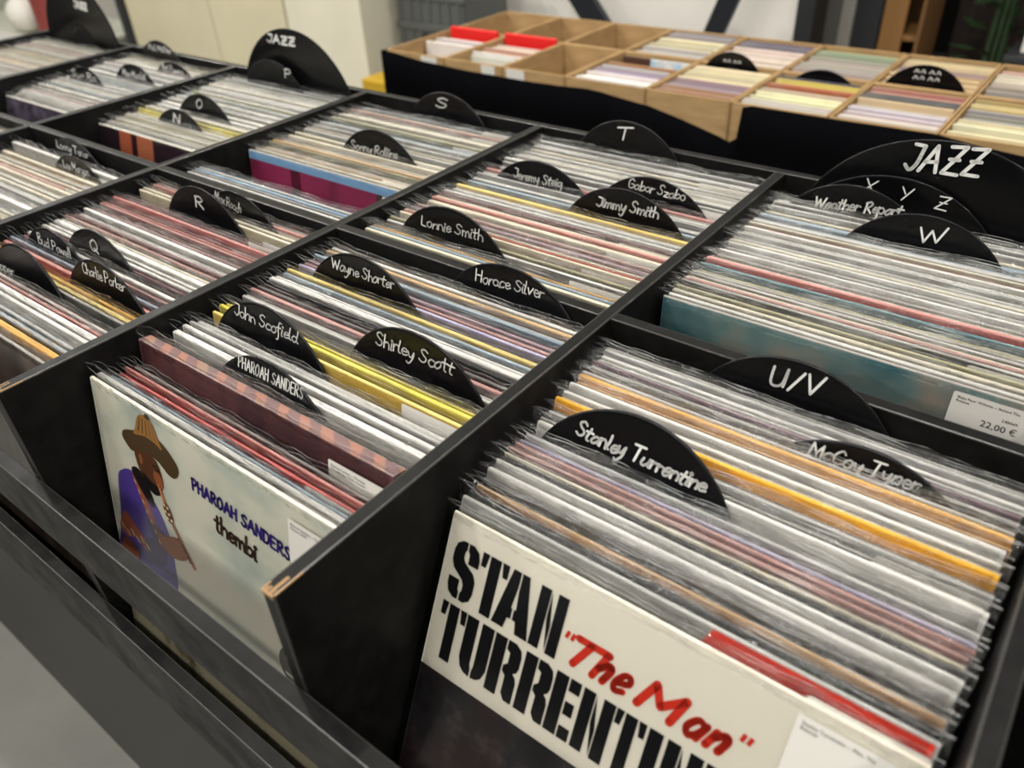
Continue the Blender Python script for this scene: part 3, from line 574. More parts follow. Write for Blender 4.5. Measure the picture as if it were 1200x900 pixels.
Cf = fill((-2, 'f'), -.315, 8.6, -.014, 4, 'c', 53, [(-.315, 'dark grey', 'mid', (mBr, mEdgeDim), 1.004), (-.305, 'amber', 'double'), (-.297, 'blue grey', 'thick'), (-.288, 'light grey', 'mid'), (-.275, 'white', 'thick'), (-.268, 'white', 'double'), (-.256, 'white-edged black', 'mid'), (-.248, 'grey', 'mid'), (-.236, 'pale yellow', 'thick'), (-.229, 'amber', 'mid'), (-.222, 'coral red', 'thick'), (-.208, 'blue grey', 'mid'), (-.186, 'white', 'thick'), (-.168, 'white', 'thick'), (-.16, 'white', 'mid'), (-.14, 'dusty pink', 'mid'), (-.130, 'maroon', 'mid'), (-.118, 'white', 'thick'), (-.110, 'maroon', 'thin'), (-.09, 'coral red', 'thin'), (-.075, 'coral red', 'mid'), (-.04, 'cream', 'mid')])
Sb = fill((-2, 'b'), .130, 7, .360, 1.6, 'b', 61, [(.130, 'light blue', 'thick', (mMag, mEdgeDim), 1.0)], gap=(.0012, .0024))
Ef = fill((-3, 'f'), -.30, 8, -.014, 4, 'b', 71, [(-.26, 'tan', 'thick'), (-.2, 'amber', 'mid')], gap=(.0016, .003), tset=('mid', 'thick', 'double', 'mid'))
# a few records left leaning in front of the magenta cover
ex = []
for i, (pal, y, L) in enumerate([('white-edged grey', .030, 1.0), ('grey', .036, 1.3), ('light blue', .042, 1.6), ('white', .049, 2.2)]):
    o, c, f = record(-2, -2 * W + .0145, y, L, 'mid', pal, i + 900, .995)
    tag(o, '%s sleeved record, %s of the few standing before the magenta cover' % (pal, ordn(i) if i else 'the first'), 'record', 'records standing apart before the magenta cover')

# the two covers with lettering
def at_cover(o): return [c for c in o.children if c.name.startswith('cover')][0]
def block(bm, ch, x0, x1, z0, z1, y):
    P = {'T': [[(.30, 0), (.70, 0), (.70, 1), (.30, 1)], [(0, 1), (.25, 1), (.18, .76), (0, .76)], [(.75, 1), (1, 1), (1, .76), (.82, .76)]],
     'U': [[(0, 1), (.42, 1), (.42, .22), (.47, .14), (.47, 0), (.27, .02), (.10, .09), (0, .25)], [(.56, 1), (1, 1), (1, .25), (.90, .09), (.73, .02), (.53, 0), (.53, .14), (.56, .2)]],
     'R': [[(0, 0), (.42, 0), (.42, 1), (0, 1)], [(.47, 1), (.75, 1), (.95, .93), (1, .82), (1, .63), (.95, .55), (.84, .5), (.95, .45), (1, .36), (1, 0), (.74, 0), (.60, .1), (.60, .40), (.47, .46), (.47, .56), (.60, .62), (.60, .80), (.47, .84)]],
     'E': [[(0, 0), (.5, 0), (.5, 1), (0, 1)], [(.57, 1), (1, 1), (1, .79), (.57, .79)], [(.57, .62), (.93, .62), (.93, .40), (.57, .40)], [(.57, .21), (1, .21), (1, 0), (.57, 0)]],
     'N': [[(0, 0), (.37, 0), (.37, 1), (0, 1)], [(.63, 0), (1, 0), (1, 1), (.63, 1)], [(.41, .98), (.59, .45), (.59, .02), (.41, .55)]],
     'I': [[(0, 0), (1, 0), (1, 1), (0, 1)]],
     'A': [[(0, 0), (.33, 0), (.38, .2), (.47, .2), (.47, .38), (.43, .38), (.49, .75), (.49, 1), (.28, 1)], [(.53, 1), (.72, 1), (1, 0), (.66, 0), (.61, .2), (.52, .2), (.52, .38), (.57, .38), (.53, .66)]],
     'S': [[(1, .66), (1, .80), (.92, .93), (.72, 1), (.52, 1), (.52, .88), (.60, .82), (.60, .66)], [(.47, 1), (.28, 1), (.08, .93), (0, .80), (0, .62), (.10, .50), (.50, .36), (.58, .28), (.58, .18), (.53, .13), (.53, 0), (.72, 0), (.92, .07), (1, .2), (1, .42), (.88, .54), (.50, .66), (.42, .72), (.42, .82), (.47, .88)], [(0, .34), (0, .2), (.08, .07), (.28, 0), (.47, 0), (.47, .13), (.42, .18), (.42, .34)]]}[ch]
    for pl in P: poly(bm, [(x0 + a * (x1 - x0), z0 + b * (z1 - z0)) for a, b in pl], y)
stan = A[0][0]; tag(stan, 'record with cream cover, black stencil lettering and red script, front of nearest bin', 'record')
cv = at_cover(stan); M_RED = mat('red_print', lin((200, 52, 34)), .35); M_BLK = mat('black_print', (.006, .006, .007), .35)
bm = bmesh.new(); Z = SH
for ch, a, b in (('S', .0075, .0300), ('T', .0315, .0545), ('A', .0495, .0800), ('N', .0810, .1030)): block(bm, ch, a, b, Z - .0615, Z - .0170, -.0004)
for ch, a, b in (('T', .0075, .0300), ('U', .0310, .0550), ('R', .0565, .0800), ('R', .0825, .1060), ('E', .1075, .1268), ('N', .1290, .1525), ('T', .1535, .1745), ('I', .1765, .1860), ('N', .1890, .2125), ('E', .2145, .2335)): block(bm, ch, a, b, Z - .1120, Z - .0668, -.0004)
obj('black_lettering', bm, M_BLK, cv)
bm = bmesh.new()
def fat(bm, strokes, x0, z0, w, h, y, wd, sl=.28):
    for s in strokes.split(';'): ribbon(bm, [(x0 + a * w + sl * b * h, z0 + b * h) for a, b in smooth_path(s)], wd, y)
zb = Z - .058
fat(bm, '0,.97 1.25,.97;.55,.95 .28,.05', .1105, zb, .0185, .0205, -.0004, .0052)
fat(bm, '.25,1 .05,.05;.15,.4 .55,.68 .75,.55 .62,.05', .1298, zb, .013, .020, -.0004, .0050)
fat(bm, '.15,.3 .85,.45 .75,.68 .4,.66 .12,.3 .3,.03 .8,.12', .1438, zb, .011, .020, -.0004, .0044)
fat(bm, '0,.05|.2,.97|.5,.35|.95,.97|.85,.05', .1632, zb, .0265, .0205, -.0004, .0055, .22)
fat(bm, '.8,.55 .4,.66 .1,.3 .35,.03 .7,.25 .85,.62;.85,.62 .72,.05', .1935, zb, .013, .020, -.0004, .0046)
fat(bm, '.18,.62 .05,.05;.15,.4 .55,.65 .75,.52 .65,.05', .2085, zb, .013, .020, -.0004, .0050)
for x0 in (.1070, .2275):
    for k in (0, .0042): ribbon(bm, [(x0 + k + .0015, Z - .0372), (x0 + k, Z - .0425)], .0026, -.0004, 0, False)
obj('red_lettering', bm, M_RED, cv)
st = sticker(stan, SH - .0057, .2505); 
print_text('sticker_text', 'Stanley Turrentine -- Man, The\nReissue', .0031, .003, -.005, st, M_INK)
print_text('sticker_price', '19,00 \u20ac', .011, .026, -.031, st, M_INK)
# second record: grey print that reads through its strip
st2 = at_cover(A[1][0]); print_text('stereo_lettering', 'STEREO', .0085, .150, SH - .0095, st2, mat('grey_print', lin((120, 118, 114)), .5), -.0006)
bm = bmesh.new(); poly(bm, [(.187, SH - .012), (.313, SH - .012), (.313, SH - .0012), (.192, SH - .0012)], -.0006); tag(obj('red_title_strip', bm, M_RED, st2), 'red printed strip')

thembi = B[0][0]; tag(thembi, 'record with pale clouded cover showing a purple-robed flute player in a straw hat', 'record')
cv = at_cover(thembi); Z = SH
FC = [mat('straw_print', lin((176, 128, 66)), .4), mat('hat_brim_print', lin((92, 70, 44)), .4), mat('brown_skin_print', lin((104, 66, 44)), .4), mat('purple_print', lin((92, 70, 160)), .4), mat('red_pattern_print', lin((170, 96, 72)), .4), mat('dark_print', lin((34, 28, 28)), .4), mat('dark_purple_print', lin((58, 44, 108)), .4), mat('light_skin_print', lin((166, 100, 62)), .4), mat('pale_bead_print', lin((222, 206, 176)), .4)]
bm = bmesh.new()
def fp(pts, mi, y): poly(bm, [(a * .001, Z + b * .001) for a, b in pts], -y * .0001, mi)
def blob(pts, n=5):
    pp = pts + [pts[0], pts[1], pts[2]]; out = []
    for i in range(1, len(pts) + 1):
        p0, p1, p2, p3 = pp[i - 1], pp[i], pp[i + 1], pp[(i + 2) % len(pp)]
        for k in range(n):
            t = k / n; out.append(tuple(.5 * (2 * p1[j] + (p2[j] - p0[j]) * t + (2 * p0[j] - 5 * p1[j] + 4 * p2[j] - p3[j]) * t * t + (3 * p1[j] - p0[j] - 3 * p2[j] + p3[j]) * t ** 3) for j in (0, 1)))
    return out
fp(blob([(20, -92), (30, -80), (44, -74), (58, -78), (74, -88), (88, -104), (96, -124), (97, -150), (94, -180), (60, -186), (2, -186), (6, -160), (14, -130)]), 3, 2)
fp([(46, -74), (52, -76), (66, -96), (76, -118), (84, -138), (78, -140), (66, -118), (54, -96)], 4, 3)
fp(blob([(8, -150), (22, -128), (40, -138), (58, -150), (54, -160), (36, -152), (18, -158)]), 4, 3)
fp(blob([(3, -176), (16, -160), (34, -168), (30, -182), (10, -184)]), 4, 3)
fp(blob([(48, -150), (66, -136), (84, -140), (82, -158), (60, -164)]), 6, 3)
fp(blob([(60, -120), (80, -118), (95, -128), (88, -142), (70, -138)]), 6, 3)
fp(blob([(48, -75), (54, -66), (66, -70), (78, -92), (70, -98)]), 5, 3.5)
fp(blob([(58, -46), (72, -40), (90, -44), (96, -54), (97, -66), (90, -76), (80, -80), (68, -74), (60, -62)]), 2, 4)
fp(blob([(86, -56), (95, -58), (97, -68), (90, -72), (84, -64)]), 7, 4.5)
fp(blob([(66, -66), (78, -70), (92, -72), (88, -80), (78, -82), (68, -76)]), 5, 4.8)
fp(blob([(41, -40), (46, -33), (62, -27), (82, -20), (104, -22), (120, -32), (124, -40), (118, -49), (108, -50), (96, -44), (84, -42), (66, -44), (54, -50), (46, -46)]), 1, 5)
fp(blob([(62, -30), (66, -22), (71, -11), (78, -6), (88, -5), (95, -11), (99, -20), (103, -29), (92, -26), (78, -26)]), 0, 6)
fp(blob([(83, -6), (85, -2.5), (89, -3), (89, -7)]), 1, 6.5)
for k in range(5): fp([(69 + k * 6.4, -24), (71 + k * 6, -24), (76 + k * 4, -9), (75 + k * 4, -9)], 1, 6.6)
ribbon(bm, [(.090, Z - .069), (.096, Z - .084), (.104, Z - .102)], .004, -.0007, 7)
ribbon(bm, [(.097, Z - .088), (.101, Z - .097)], .0105, -.00072, 2)
for a, b in ((.094, .086), (.099, .087), (.095, .092), (.100, .093), (.097, .098), (.103, .098), (.091, .090)): ribbon(bm, [(a, Z - b), (a + .0004, Z - b)], .0028, -.00076, 8)
for k in range(6): ribbon(bm, [(.012 + k * .008, Z - .146 - (k % 2) * .004), (.016 + k * .008, Z - .150 - (k % 2) * .004)], .0022, -.00036, 8)
for k in range(7): ribbon(bm, [(.049 + k * .0045, Z - .082 - k * .0085), (.0505 + k * .0045, Z - .084 - k * .0085)], .0022, -.00036, 8)
fp([(88, -53), (94, -52), (95, -54), (89, -55)], 5, 4.7); ribbon(bm, [(.0845, Z - .0515), (.0905, Z - .0500)], .0012, -.00048, 5)
fp(blob([(64, -50), (68, -48), (69, -56), (65, -58)]), 7, 4.6)
ribbon(bm, [(.104, Z - .102), (.117, Z - .119), (.129, Z - .134)], .0042, -.0007, 7)
fp(blob([(78, -124), (92, -120), (106, -114), (116, -118), (118, -130), (106, -138), (90, -140), (80, -134)]), 2, 8)
for k in range(4): ribbon(bm, [(.100 + k * .0045, Z - .122 - k * .0035), (.110 + k * .004, Z - .114 - k * .004), (.115 + k * .003, Z - .118 - k * .004)], .0036, -.00085, 2)
tag(obj('printed_figure', bm, FC, cv), 'printed flute player in a purple robe and straw hat')
bm = bmesh.new(); write(bm, 'PHAROAH', (.141, Z - .0478), (.1985, Z - .0500), .0056, .0025, -.0005, .02); write(bm, 'SANDERS', (.2035, Z - .0502), (.2600, Z - .0535), .0056, .0025, -.0005, .02)
obj('purple_title', bm, mat('violet_print', lin((62, 44, 132)), .4), cv)
bm = bmesh.new(); write(bm, 'thembi', (.167, Z - .0735), (.2190, Z - .0765), .0086, .0030, -.0005, .02); obj('brown_title', bm, mat('brown_print', lin((78, 58, 44)), .4), cv)
bm = bmesh.new(); poly(bm, [(.262 + .024 * math.cos(a * math.pi / 16), Z - .161 + .022 * math.sin(a * math.pi / 16)) for a in range(32)], -.0006, 0)
poly(bm, [(.247, Z - .152), (.251, Z - .152), (.252, Z - .157), (.248, Z - .157)], -.0008, 1); poly(bm, [(.245, Z - .170), (.262, Z - .170), (.262, Z - .173), (.246, Z - .173)], -.0008, 1)
tag(obj('round_emblem', bm, [M_BLK, M_PAPER], cv), 'black round emblem with white marks')
st = sticker(thembi, SH - .0120, .262); print_text('sticker_text', 'Pharoah Sanders -- Thembi\nReissue 2018', .0031, .003, -.005, st, M_INK); 
st = [c for c in B[1][0].children if c.name.startswith('price_sticker')] or [sticker(B[1][0])]
st[0].location = (.2505, -.0022, SH - .001); print_text('sticker_text', 'Pharoah Sanders Quartet -- Ph', .0031, .003, -.005, st[0], M_INK)
teal = Cb[0][0]; tag(teal, 'record with dark teal cover and a 22,00 euro sticker behind the cross panel', 'record')
st = sticker(teal, SH - .0045, .250); print_text('sticker_text', "'Baby Face' Willette -- Behind The\nRelease", .0031, .003, -.005, st, M_INK); print_text('sticker_number', '248449', .0036, .036, -.0140, st, M_INK); print_text('sticker_price', '22,00 \u20ac', .0078, .0235, -.0225, st, M_INK)
mag = Sb[0][0]; tag(mag, 'record with magenta cover and light blue top band, facing the gap in its bin', 'record'); sticker(mag, SH - .012, .268)
for i, o in enumerate(B):
    if o[3] == 'boxed':
        tag(o[0], 'thick maroon boxed record set with orange striped top, flute-cover bin', 'record')
        s = sticker(o[0], SH - .002, .2505); print_text('sticker_text', 'Pharoah Sanders -- Promises\nThe definitive 2023 remaster', .0031, .003, -.005, s, M_INK)
br = Cf[0][0]; tag(br, 'dark brown record cover with a white triangle, front bin left of flute cover', 'record')
bm = bmesh.new(); poly(bm, [(.288, SH - .004), (.312, SH - .020), (.286, SH - .024)], -.0006); obj('white_triangle', bm, M_PAPER, at_cover(br))

# the far, blurred rest of the rack: past the 300 that show largest
def stuff_records():
    V, F, MI, CE = [], [], [], []
    rr = random.Random(77)
    def put(x, yb, L, t, hs, pe, pa, seed):
        c_, s_ = math.cos(math.radians(L)), math.sin(math.radians(L))
        def tr(p): return (x + p[0], yb + p[1] * c_ + p[2] * hs * s_, H - .3305 - p[1] * s_ + p[2] * hs * c_)
        b = len(V); h = SH; e = .0008
        for xx in (0, SW): V.extend([tr((xx, 0, 0)), tr((xx, t, 0)), tr((xx, t, h - e)), tr((xx, t * .7, h)), tr((xx, t * .3, h)), tr((xx, 0, h - e))])
        for i in range(6):
            j = (i + 1) % 6; F.append((b + i, b + j, b + 6 + j, b + 6 + i)); MI.append(0); CE.append(pa if i in (1, 5) else pe)
        F.append(tuple(b + i for i in range(6))); MI.append(0); CE.append(pe); F.append(tuple(b + 6 + i for i in range(5, -1, -1))); MI.append(0); CE.append(pe)
        vv, ff, mm = film_geo(t, seed, 14, .0064); b = len(V)
        V.extend(tr(p) for p in vv)
        for f, k_ in zip(ff, mm): F.append(tuple(b + i for i in f)); MI.append(1 + k_); CE.append(pe)
    special = {(-3, 'b'): ('o', .094), (-4, 'b'): ('v', .102)}
    for key, (y0, L0, y1, L1) in {(-3, 'b'): (.102, 14, .360, 2), (-4, 'b'): (.110, 17, .360, 2), (-5, 'b'): (.05, 6, .360, 2), (-4, 'f'): (-.12, 6, -.014, 4)}.items():
        y = y0; k = 0; discs = sorted(BD.get(key, [])); lo = -.3645 if key[1] == 'f' else .009
        while y < y1:
            L = L0 + (L1 - L0) * (y - y0) / (y1 - y0); t = rr.choice([.0028, .0034, .0046, .006]); adv = (t + .0018) / math.cos(math.radians(L))
            hit = [d for d in discs if y - .0022 < d < y + adv + .0018]
            if hit: y = max(hit) + .0032; discs = [d for d in discs if d > max(hit)]; continue
            pal = rr.choice(MIXES['b']).replace('_', ' ')
            if key == (-3, 'b') and abs(y - .165) < .004: pal = 'lemon'
            if key == (-3, 'f') and y < -.23: pal = rr.choice(['tan', 'cream', 'cream', 'white', 'amber'])
            hs = rr.uniform(.988, 1.006); L = min(L, math.degrees(math.asin(max(.008, min(1, (y - lo) / (SH * hs))))))
            e, a = PAL[pal]; put(key[0] * W + .0145 + rr.uniform(-.001, .001), y - SH * hs * math.sin(math.radians(L)), L, t, hs, lin(e), lin(a), k * 7 + 3); y += adv; k += 1
    me = bpy.data.meshes.new('records'); me.from_pydata(V, [], F); me.update()
    ca = me.color_attributes.new('print_color', 'FLOAT_COLOR', 'CORNER'); li = 0
    for p in me.polygons:
        p.material_index = MI[p.index]
        for l in p.loop_indices: ca.data[l].color = (*CE[p.index], 1)
    m = mat('far_cover_print', (.5, .5, .5), .5, .35); q = NT(m); at = q.n('ShaderNodeAttribute', attribute_type='GEOMETRY', attribute_name='print_color')
    q.l(q.mix(q.ramp(q.noise(q.coords((20, 120, 20)), 1, 3), [(.45, (0, 0, 0)), (.75, (.4, .4, .4))]), at.outputs['Color'], (.3, .28, .25)), q.b.inputs['Base Color'])
    me.materials.append(m); me.materials.append(M_FILM); me.materials.append(M_LIP); me.materials.append(M_RIM)
    return tag(bpy.data.objects.new('vinyl_records', me), 'blurred records packed in the farther left bins of the rack', 'records', kind='stuff')
o = stuff_records(); COL.objects.link(o)
# their two foremost covers face the viewer and stay individual
o, c, f = record(-3, -3 * W + .0145, .094, 14, 'mid', 'cream', 5, 1.0, (mOr, mEdgeCream)); tag(o, 'record with dark cover crossed by two orange bars, foremost in its back bin', 'record')
o, c, f = record(-4, -4 * W + .0145, .102, 17, 'mid', 'cream', 6, 1.0, (mVi, mEdgeCream)); tag(o, 'record with dark violet cover, foremost in its back bin near the left photo edge', 'record')

# ------------------------------------------------------------------ table of boxed singles behind
TZ = H - .12
XS = [-1.272, -1.075, -.896, -.719, -.517, -.328, -.139, .050, .238, .427]
tb = empty('folding_table', (0, 0, 0)); tag(tb, 'low table hidden under black cloth and the cardboard boxes', 'table')
bm = bmesh.new(); box(bm, -1.27, .44, .992, 1.50, TZ - .225, TZ - .195, .002); obj('table_top', bm, M_WOOD, tb)
for x in (-1.22, .39):
    for y in (1.03, 1.46):
        bm = bmesh.new(); bmesh.ops.create_cone(bm, cap_ends=True, segments=16, radius1=.018, radius2=.018, depth=TZ - .225); bmesh.ops.translate(bm, vec=(x, y, (TZ - .225) / 2), verts=bm.verts); obj('leg', bm, M_DARKG, tb)
BOXI = []
YM = 1.236; Y0 = .984; Y1 = 1.486
lab_i = 0
for k in range(9):
    for r in (0, 1):
        x0, x1 = XS[k] + .0015, XS[k + 1] - .0015; y0, y1 = (Y0, YM - .0015) if r == 0 else (YM + .0015, Y1); hb = .19; t = .004
        b = empty('cardboard_box', ((x0 + x1) / 2, (y0 + y1) / 2, TZ - .1945))
        hx, hy = (x1 - x0) / 2, (y1 - y0) / 2
        bm = bmesh.new()
        box(bm, -hx, hx, -hy, hy, 0, t)
        box(bm, -hx, -hx + t, -hy, hy, t, hb, .0012); box(bm, hx - t, hx, -hy, hy, t, hb, .0012)
        box(bm, -hx + t, hx - t, -hy, -hy + t, t, hb, .0012); box(bm, -hx + t, hx - t, hy - t, hy, t, hb, .0012)
        bo = obj('box_body', bm, M_CARD, b)
        if r == 0 and k in (0, 1, 2):
            bm = bmesh.new(); lw = .052 if k != 1 else .04; lx = hx - .075 if k == 0 else (hx - .06 if k == 1 else -hx + .012)
            box(bm, lx, lx + lw, -hy - .0009, -hy - .0001, hb - .030, hb - .003); obj('paper_tag', bm, M_PAPER, b)
        if r == 0 and k == 2:
            bm = bmesh.new(); box(bm, hx * .2, hx * .62, hy - t - .0012, hy - t - .0002, hb - .075, hb - .03); obj('violet_sticker', bm, mat('violet_sticker', lin((120, 60, 120)), .5), b)
        nm = ['leftmost', 'second', 'third', 'fourth', 'fifth', 'sixth', 'seventh', 'eighth', 'ninth'][k]
        state = {(0, 0): 'half filled with white sleeves', (0, 1): 'nearly empty', (1, 1): 'empty', (2, 0): 'empty with a violet sticker inside', (2, 1): 'empty'}.get((k, r), 'full of singles')
        tag(b, 'brown cardboard box %s, %s from left, %s row' % (state, nm, 'front' if r == 0 else 'back'), 'box', 'cardboard boxes of singles')
        BOXI.append((k, r, x0 + t, x1 - t, y0 + t, y1 - t))
def single_mesh(t):
    bm = bmesh.new(); box(bm, -.0855, .0855, 0, t, 0, .175, .0006); me = bpy.data.meshes.new('seven_inch_single'); bm.to_mesh(me); bm.free(); me.materials.append(M_OBJ); return me
SM = [single_mesh(t) for t in (.003, .005, .008)]
SC = [(226, 218, 200), (222, 206, 170), (206, 190, 160), (214, 206, 204), (190, 170, 160), (160, 150, 146), (120, 112, 116), (214, 190, 130), (230, 222, 190), (196, 140, 110), (208, 150, 136)]
SPEC = {(3, 0): [(232, 228, 218)] * 4 + [(176, 160, 182)] * 2 + [(190, 178, 190)] * 2 + [(178, 112, 56)] * 3, (3, 1): [(200, 198, 190)] * 3 + [(226, 214, 168)] * 5 + [(150, 148, 146)] * 3,
 (4, 0): [(196, 140, 110)] * 2 + [(170, 140, 150)] * 3 + [(226, 208, 160)] * 6, (4, 1): [(226, 204, 190)] * 6 + [(122, 116, 126)] * 3, (5, 0): [(200, 194, 176)] * 3 + [(236, 226, 178)] * 3 + [(214, 180, 150)] * 3 + [(208, 110, 76)] * 2 + [(222, 190, 60)] * 2 + [(106, 98, 116)] * 2,
 (5, 1): [(196, 182, 166)] * 7 + [(150, 166, 130)] * 3, (6, 0): [(214, 200, 180)] * 2 + [(200, 184, 190)] * 4 + [(216, 190, 140)] * 3 + [(110, 108, 106)] * 3 + [(212, 142, 118)] * 2, (6, 1): [(214, 182, 116)] * 4 + [(150, 120, 130)] * 2 + [(220, 190, 140)] * 3,
 (7, 0): [(236, 222, 170)] * 5 + [(170, 164, 160)] * 3 + [(216, 180, 110)] * 4, (7, 1): [(150, 138, 124)] * 4 + [(214, 200, 170)] * 4 + [(220, 170, 150)] * 3, (1, 0): [(228, 226, 216)] * 2 + [(214, 156, 130)] + [(206, 206, 160)] + [(216, 196, 170)] * 2, (0, 0): [(224, 212, 200)] * 3}
rr = random.Random(5); cnt = 0
for k, r, x0, x1, y0, y1 in BOXI:
    if (k, r) in ((0, 1), (1, 1), (2, 0), (2, 1)): continue
    cols = SPEC.get((k, r)); full = (k, r) not in ((0, 0), (1, 0))
    y = y0 + (.006 if (k, r) not in ((6, 1), (8, 1)) else .020) if full else y0 + (.12 if k == 0 else .075)
    yend = y1 - .016 if (k, r) not in ((3, 0),) else y1 - .07
    if not full: yend = y1 - .042
    n = int((yend - y) / .0105); pos = 0
    for i in range(n):
        if i * 1.0 / n > .97: break
        c = cols[min(len(cols) - 1, int(i / n * len(cols)))] if cols else rr.choice(SC)
        mn = sum(c) / 3; jt = rr.uniform(-22, 14); c = tuple(max(0, min(255, (mn + (v - mn) * .72) * .93 + jt + rr.uniform(-5, 5))) for v in c)
        me = rr.choice(SM); o = bpy.data.objects.new('seven_inch_single', me); COL.objects.link(o)
        o.location = ((x0 + x1) / 2 + rr.uniform(-.002, .002), y + i * .0105, TZ - .1895); o.rotation_euler = (-math.radians(3.5 + rr.uniform(-.25, .25)), 0, 0); o.scale = (min(1, (x1 - x0 - .007) / .171), 1, rr.uniform(.97, 1.03) * (1.03 if full else 1.0)); o.color = (*lin(c), 1)
        hue = 'pale' if sum(c) > 560 else ('dark' if sum(c) < 360 else 'mid-toned')
        nm = ['leftmost', 'second', 'third', 'fourth', 'fifth', 'sixth', 'seventh', 'eighth', 'ninth'][k]
        tag(o, '%s blurred single, %s from front in the %s %s-row box' % (hue, ordn(i) if i else 'first', nm, 'front' if r == 0 else 'back'), 'record single', 'singles in the %s %s-row box' % (nm, 'front' if r == 0 else 'back'))
# the red sleeves standing up in the two left boxes, the tilted picture sleeves
for k in (0, 1):
    bm = bmesh.new(); box(bm, -.080, .080, 0, .012, 0, .1955, .001)
    o = obj('red_index_card', bm, mat('red_card', lin((212, 24, 22)), .5), None, loc=((XS[k] + XS[k + 1]) / 2, YM - .022, TZ - .1895))
    tag(o, 'thick bright red card standing at the back of the %s front-row box' % ('leftmost' if k == 0 else 'second'), 'index card')
bm = bmesh.new(); box(bm, -.086, .086, 0, .005, 0, .178, .0006); q_m = mat('picture_sleeve_print', lin((190, 196, 200)), .4); q = NT(q_m)
sep = q.n('ShaderNodeSeparateXYZ'); q.l(q.coords(), sep.inputs[0]); v = q.coords()
c1 = q.ramp(q.noise(v, 22, 3), [(.4, lin((216, 210, 204))), (.62, lin((150, 184, 206)))]); c1 = q.mix(q.math('LESS_THAN', sep.outputs[0], -.012), c1, lin((70, 44, 34))); q.l(c1, q.b.inputs['Base Color'])
o = obj('seven_inch_single', bm, q_m, None, loc=((XS[3] + XS[4]) / 2, YM - .046, TZ - .186), rot=(-.10, 0, 0)); tag(o, 'brown and pale blue picture sleeve standing up in the fourth front-row box', 'record single')
# divider discs among the singles
for key, cx, y, dz, lean, txt, lb in (('b', -.436, YM - .016, .006, 2, 'POP', 'small black record divider between the fourth boxes from the left'), ('c', -.2335, YM - .016, -.022, 2, 'SOUL', 'low black record divider at the back of the fifth front-row box'),
 ('d', -.0445, YM + .016, .002, 2, 'B B', 'black record divider with white writing in the sixth back-row box'), ('e', .3325, YM + .016, .004, 2, 'FUNK', 'black record divider cut by the right photo edge in the back row')):
    o = empty('record_divider', (cx, y, TZ - .055 + dz), (-math.radians(lean), 0, 0)); tag(o, lb, 'record divider', 'vinyl record dividers')
    obj('disc', DM[.0875][0], None, o); obj('paper_label', DM[.0875][1], None, o)
    if key == 'b': o.scale = (.84, 1, .84)
    if key in ('b', 'd'):
        bm = bmesh.new()
        for zz in ((.060, .072) if key == 'd' else (.062,)):
            for xx in (-.02, -.008, .008, .02): ribbon(bm, [(xx - .004, zz), (xx, zz + .006), (xx + .004, zz), (xx + .003, zz + .004)], .0016, -.0018)
        obj('handwriting', bm, M_PAINT, o)
# black cloth draped over the table front
prof = [(-1.2795, -.1255), (-1.24, -.1265), (-1.15, -.136), (-1.01, -.142), (-.90, -.1435), (-.80, -.1445), (-.72, -.143), (-.66, -.140), (-.62, -.142), (-.572, -.148), (-.50, -.155), (-.42, -.172), (-.34, -.192), (-.318, -.199), (-.304, -.190), (-.298, -.128), (-.28, -.1235), (-.14, -.1245), (.05, -.1235), (.12, -.132), (.184, -.137), (.30, -.136), (.44, -.130)]
xs = [x for x, z in prof]; V, F = [], []
fine = []
for (xa, za), (xb, zb) in zip(prof, prof[1:]):
    n = max(1, int((xb - xa) / .012))
    fine += [(xa + (xb - xa) * i / n, za + (zb - za) * i / n) for i in range(n)]
fine.append(prof[-1]); rows = 10
side = [(-1.2795, .972 + .53 * i / 24, -.1255 - .012 * math.sin(i / 24 * math.pi)) for i in range(24, 0, -1)]
pts = side + [(x, .972, z) for x, z in fine]
for i, (x, y, z) in enumerate(pts):
    for j in range(rows + 1):
        u = j / rows; zz = (H + z) * (1 - u) + .004 * u; w = u * .012 * math.sin(i * .55) + u * .006 * math.sin(i * 1.3 + 1)
        V.append((x - (.01 * u + w if i < 24 else 0), y - (.012 * u + w if i >= 24 else 0), zz))
for i in range(len(pts) - 1):
    for j in range(rows): a = i * (rows + 1) + j; F.append((a, a + 1, a + rows + 2, a + rows + 1))
me = bpy.data.meshes.new('table_cloth'); me.from_pydata(V, [], F); me.update()
for p in me.polygons: p.use_smooth = True
me.materials.append(M_CLOTH); o = bpy.data.objects.new('table_cloth', me); COL.objects.link(o); so = o.modifiers.new('thickness', 'SOLIDIFY'); so.thickness = .002
tag(o, 'black cloth hanging from the box table to the floor, its top edge wavy', 'table cloth')

# ------------------------------------------------------------------ background
def simple(name, label, cat, parts, loc=(0, 0, 0)):
    r = empty(name, loc); tag(r, label, cat)
    for pn, bxs, m in parts:
        bm = bmesh.new()
        for b in bxs: box(bm, *b, .004)
        obj(pn, bm, m, r)
    return r
# beige cupboard front and cream pillar behind the rack
simple('beige_cupboard', 'tall plain beige cupboard behind the rack, left of the cream pillar', 'cupboard', [('carcass', [(-4.44, -2.99, 2.02, 2.55, 0, 2.3)], M_BEIGE), ('door_panel', [(-4.40, -3.6, 2.0, 2.019, .1, 2.25), (-3.59, -3.0, 2.0, 2.019, .1, 2.25)], M_BEIGE)])
plane_wall('trim_1', -2.98, -2.475, 2.0, 2.55, 0, 2.9, M_CREAM)
plane_wall('trim_2', -4.475, -4.445, 1.98, 2.2, 0, 2.9, M_DARKG)
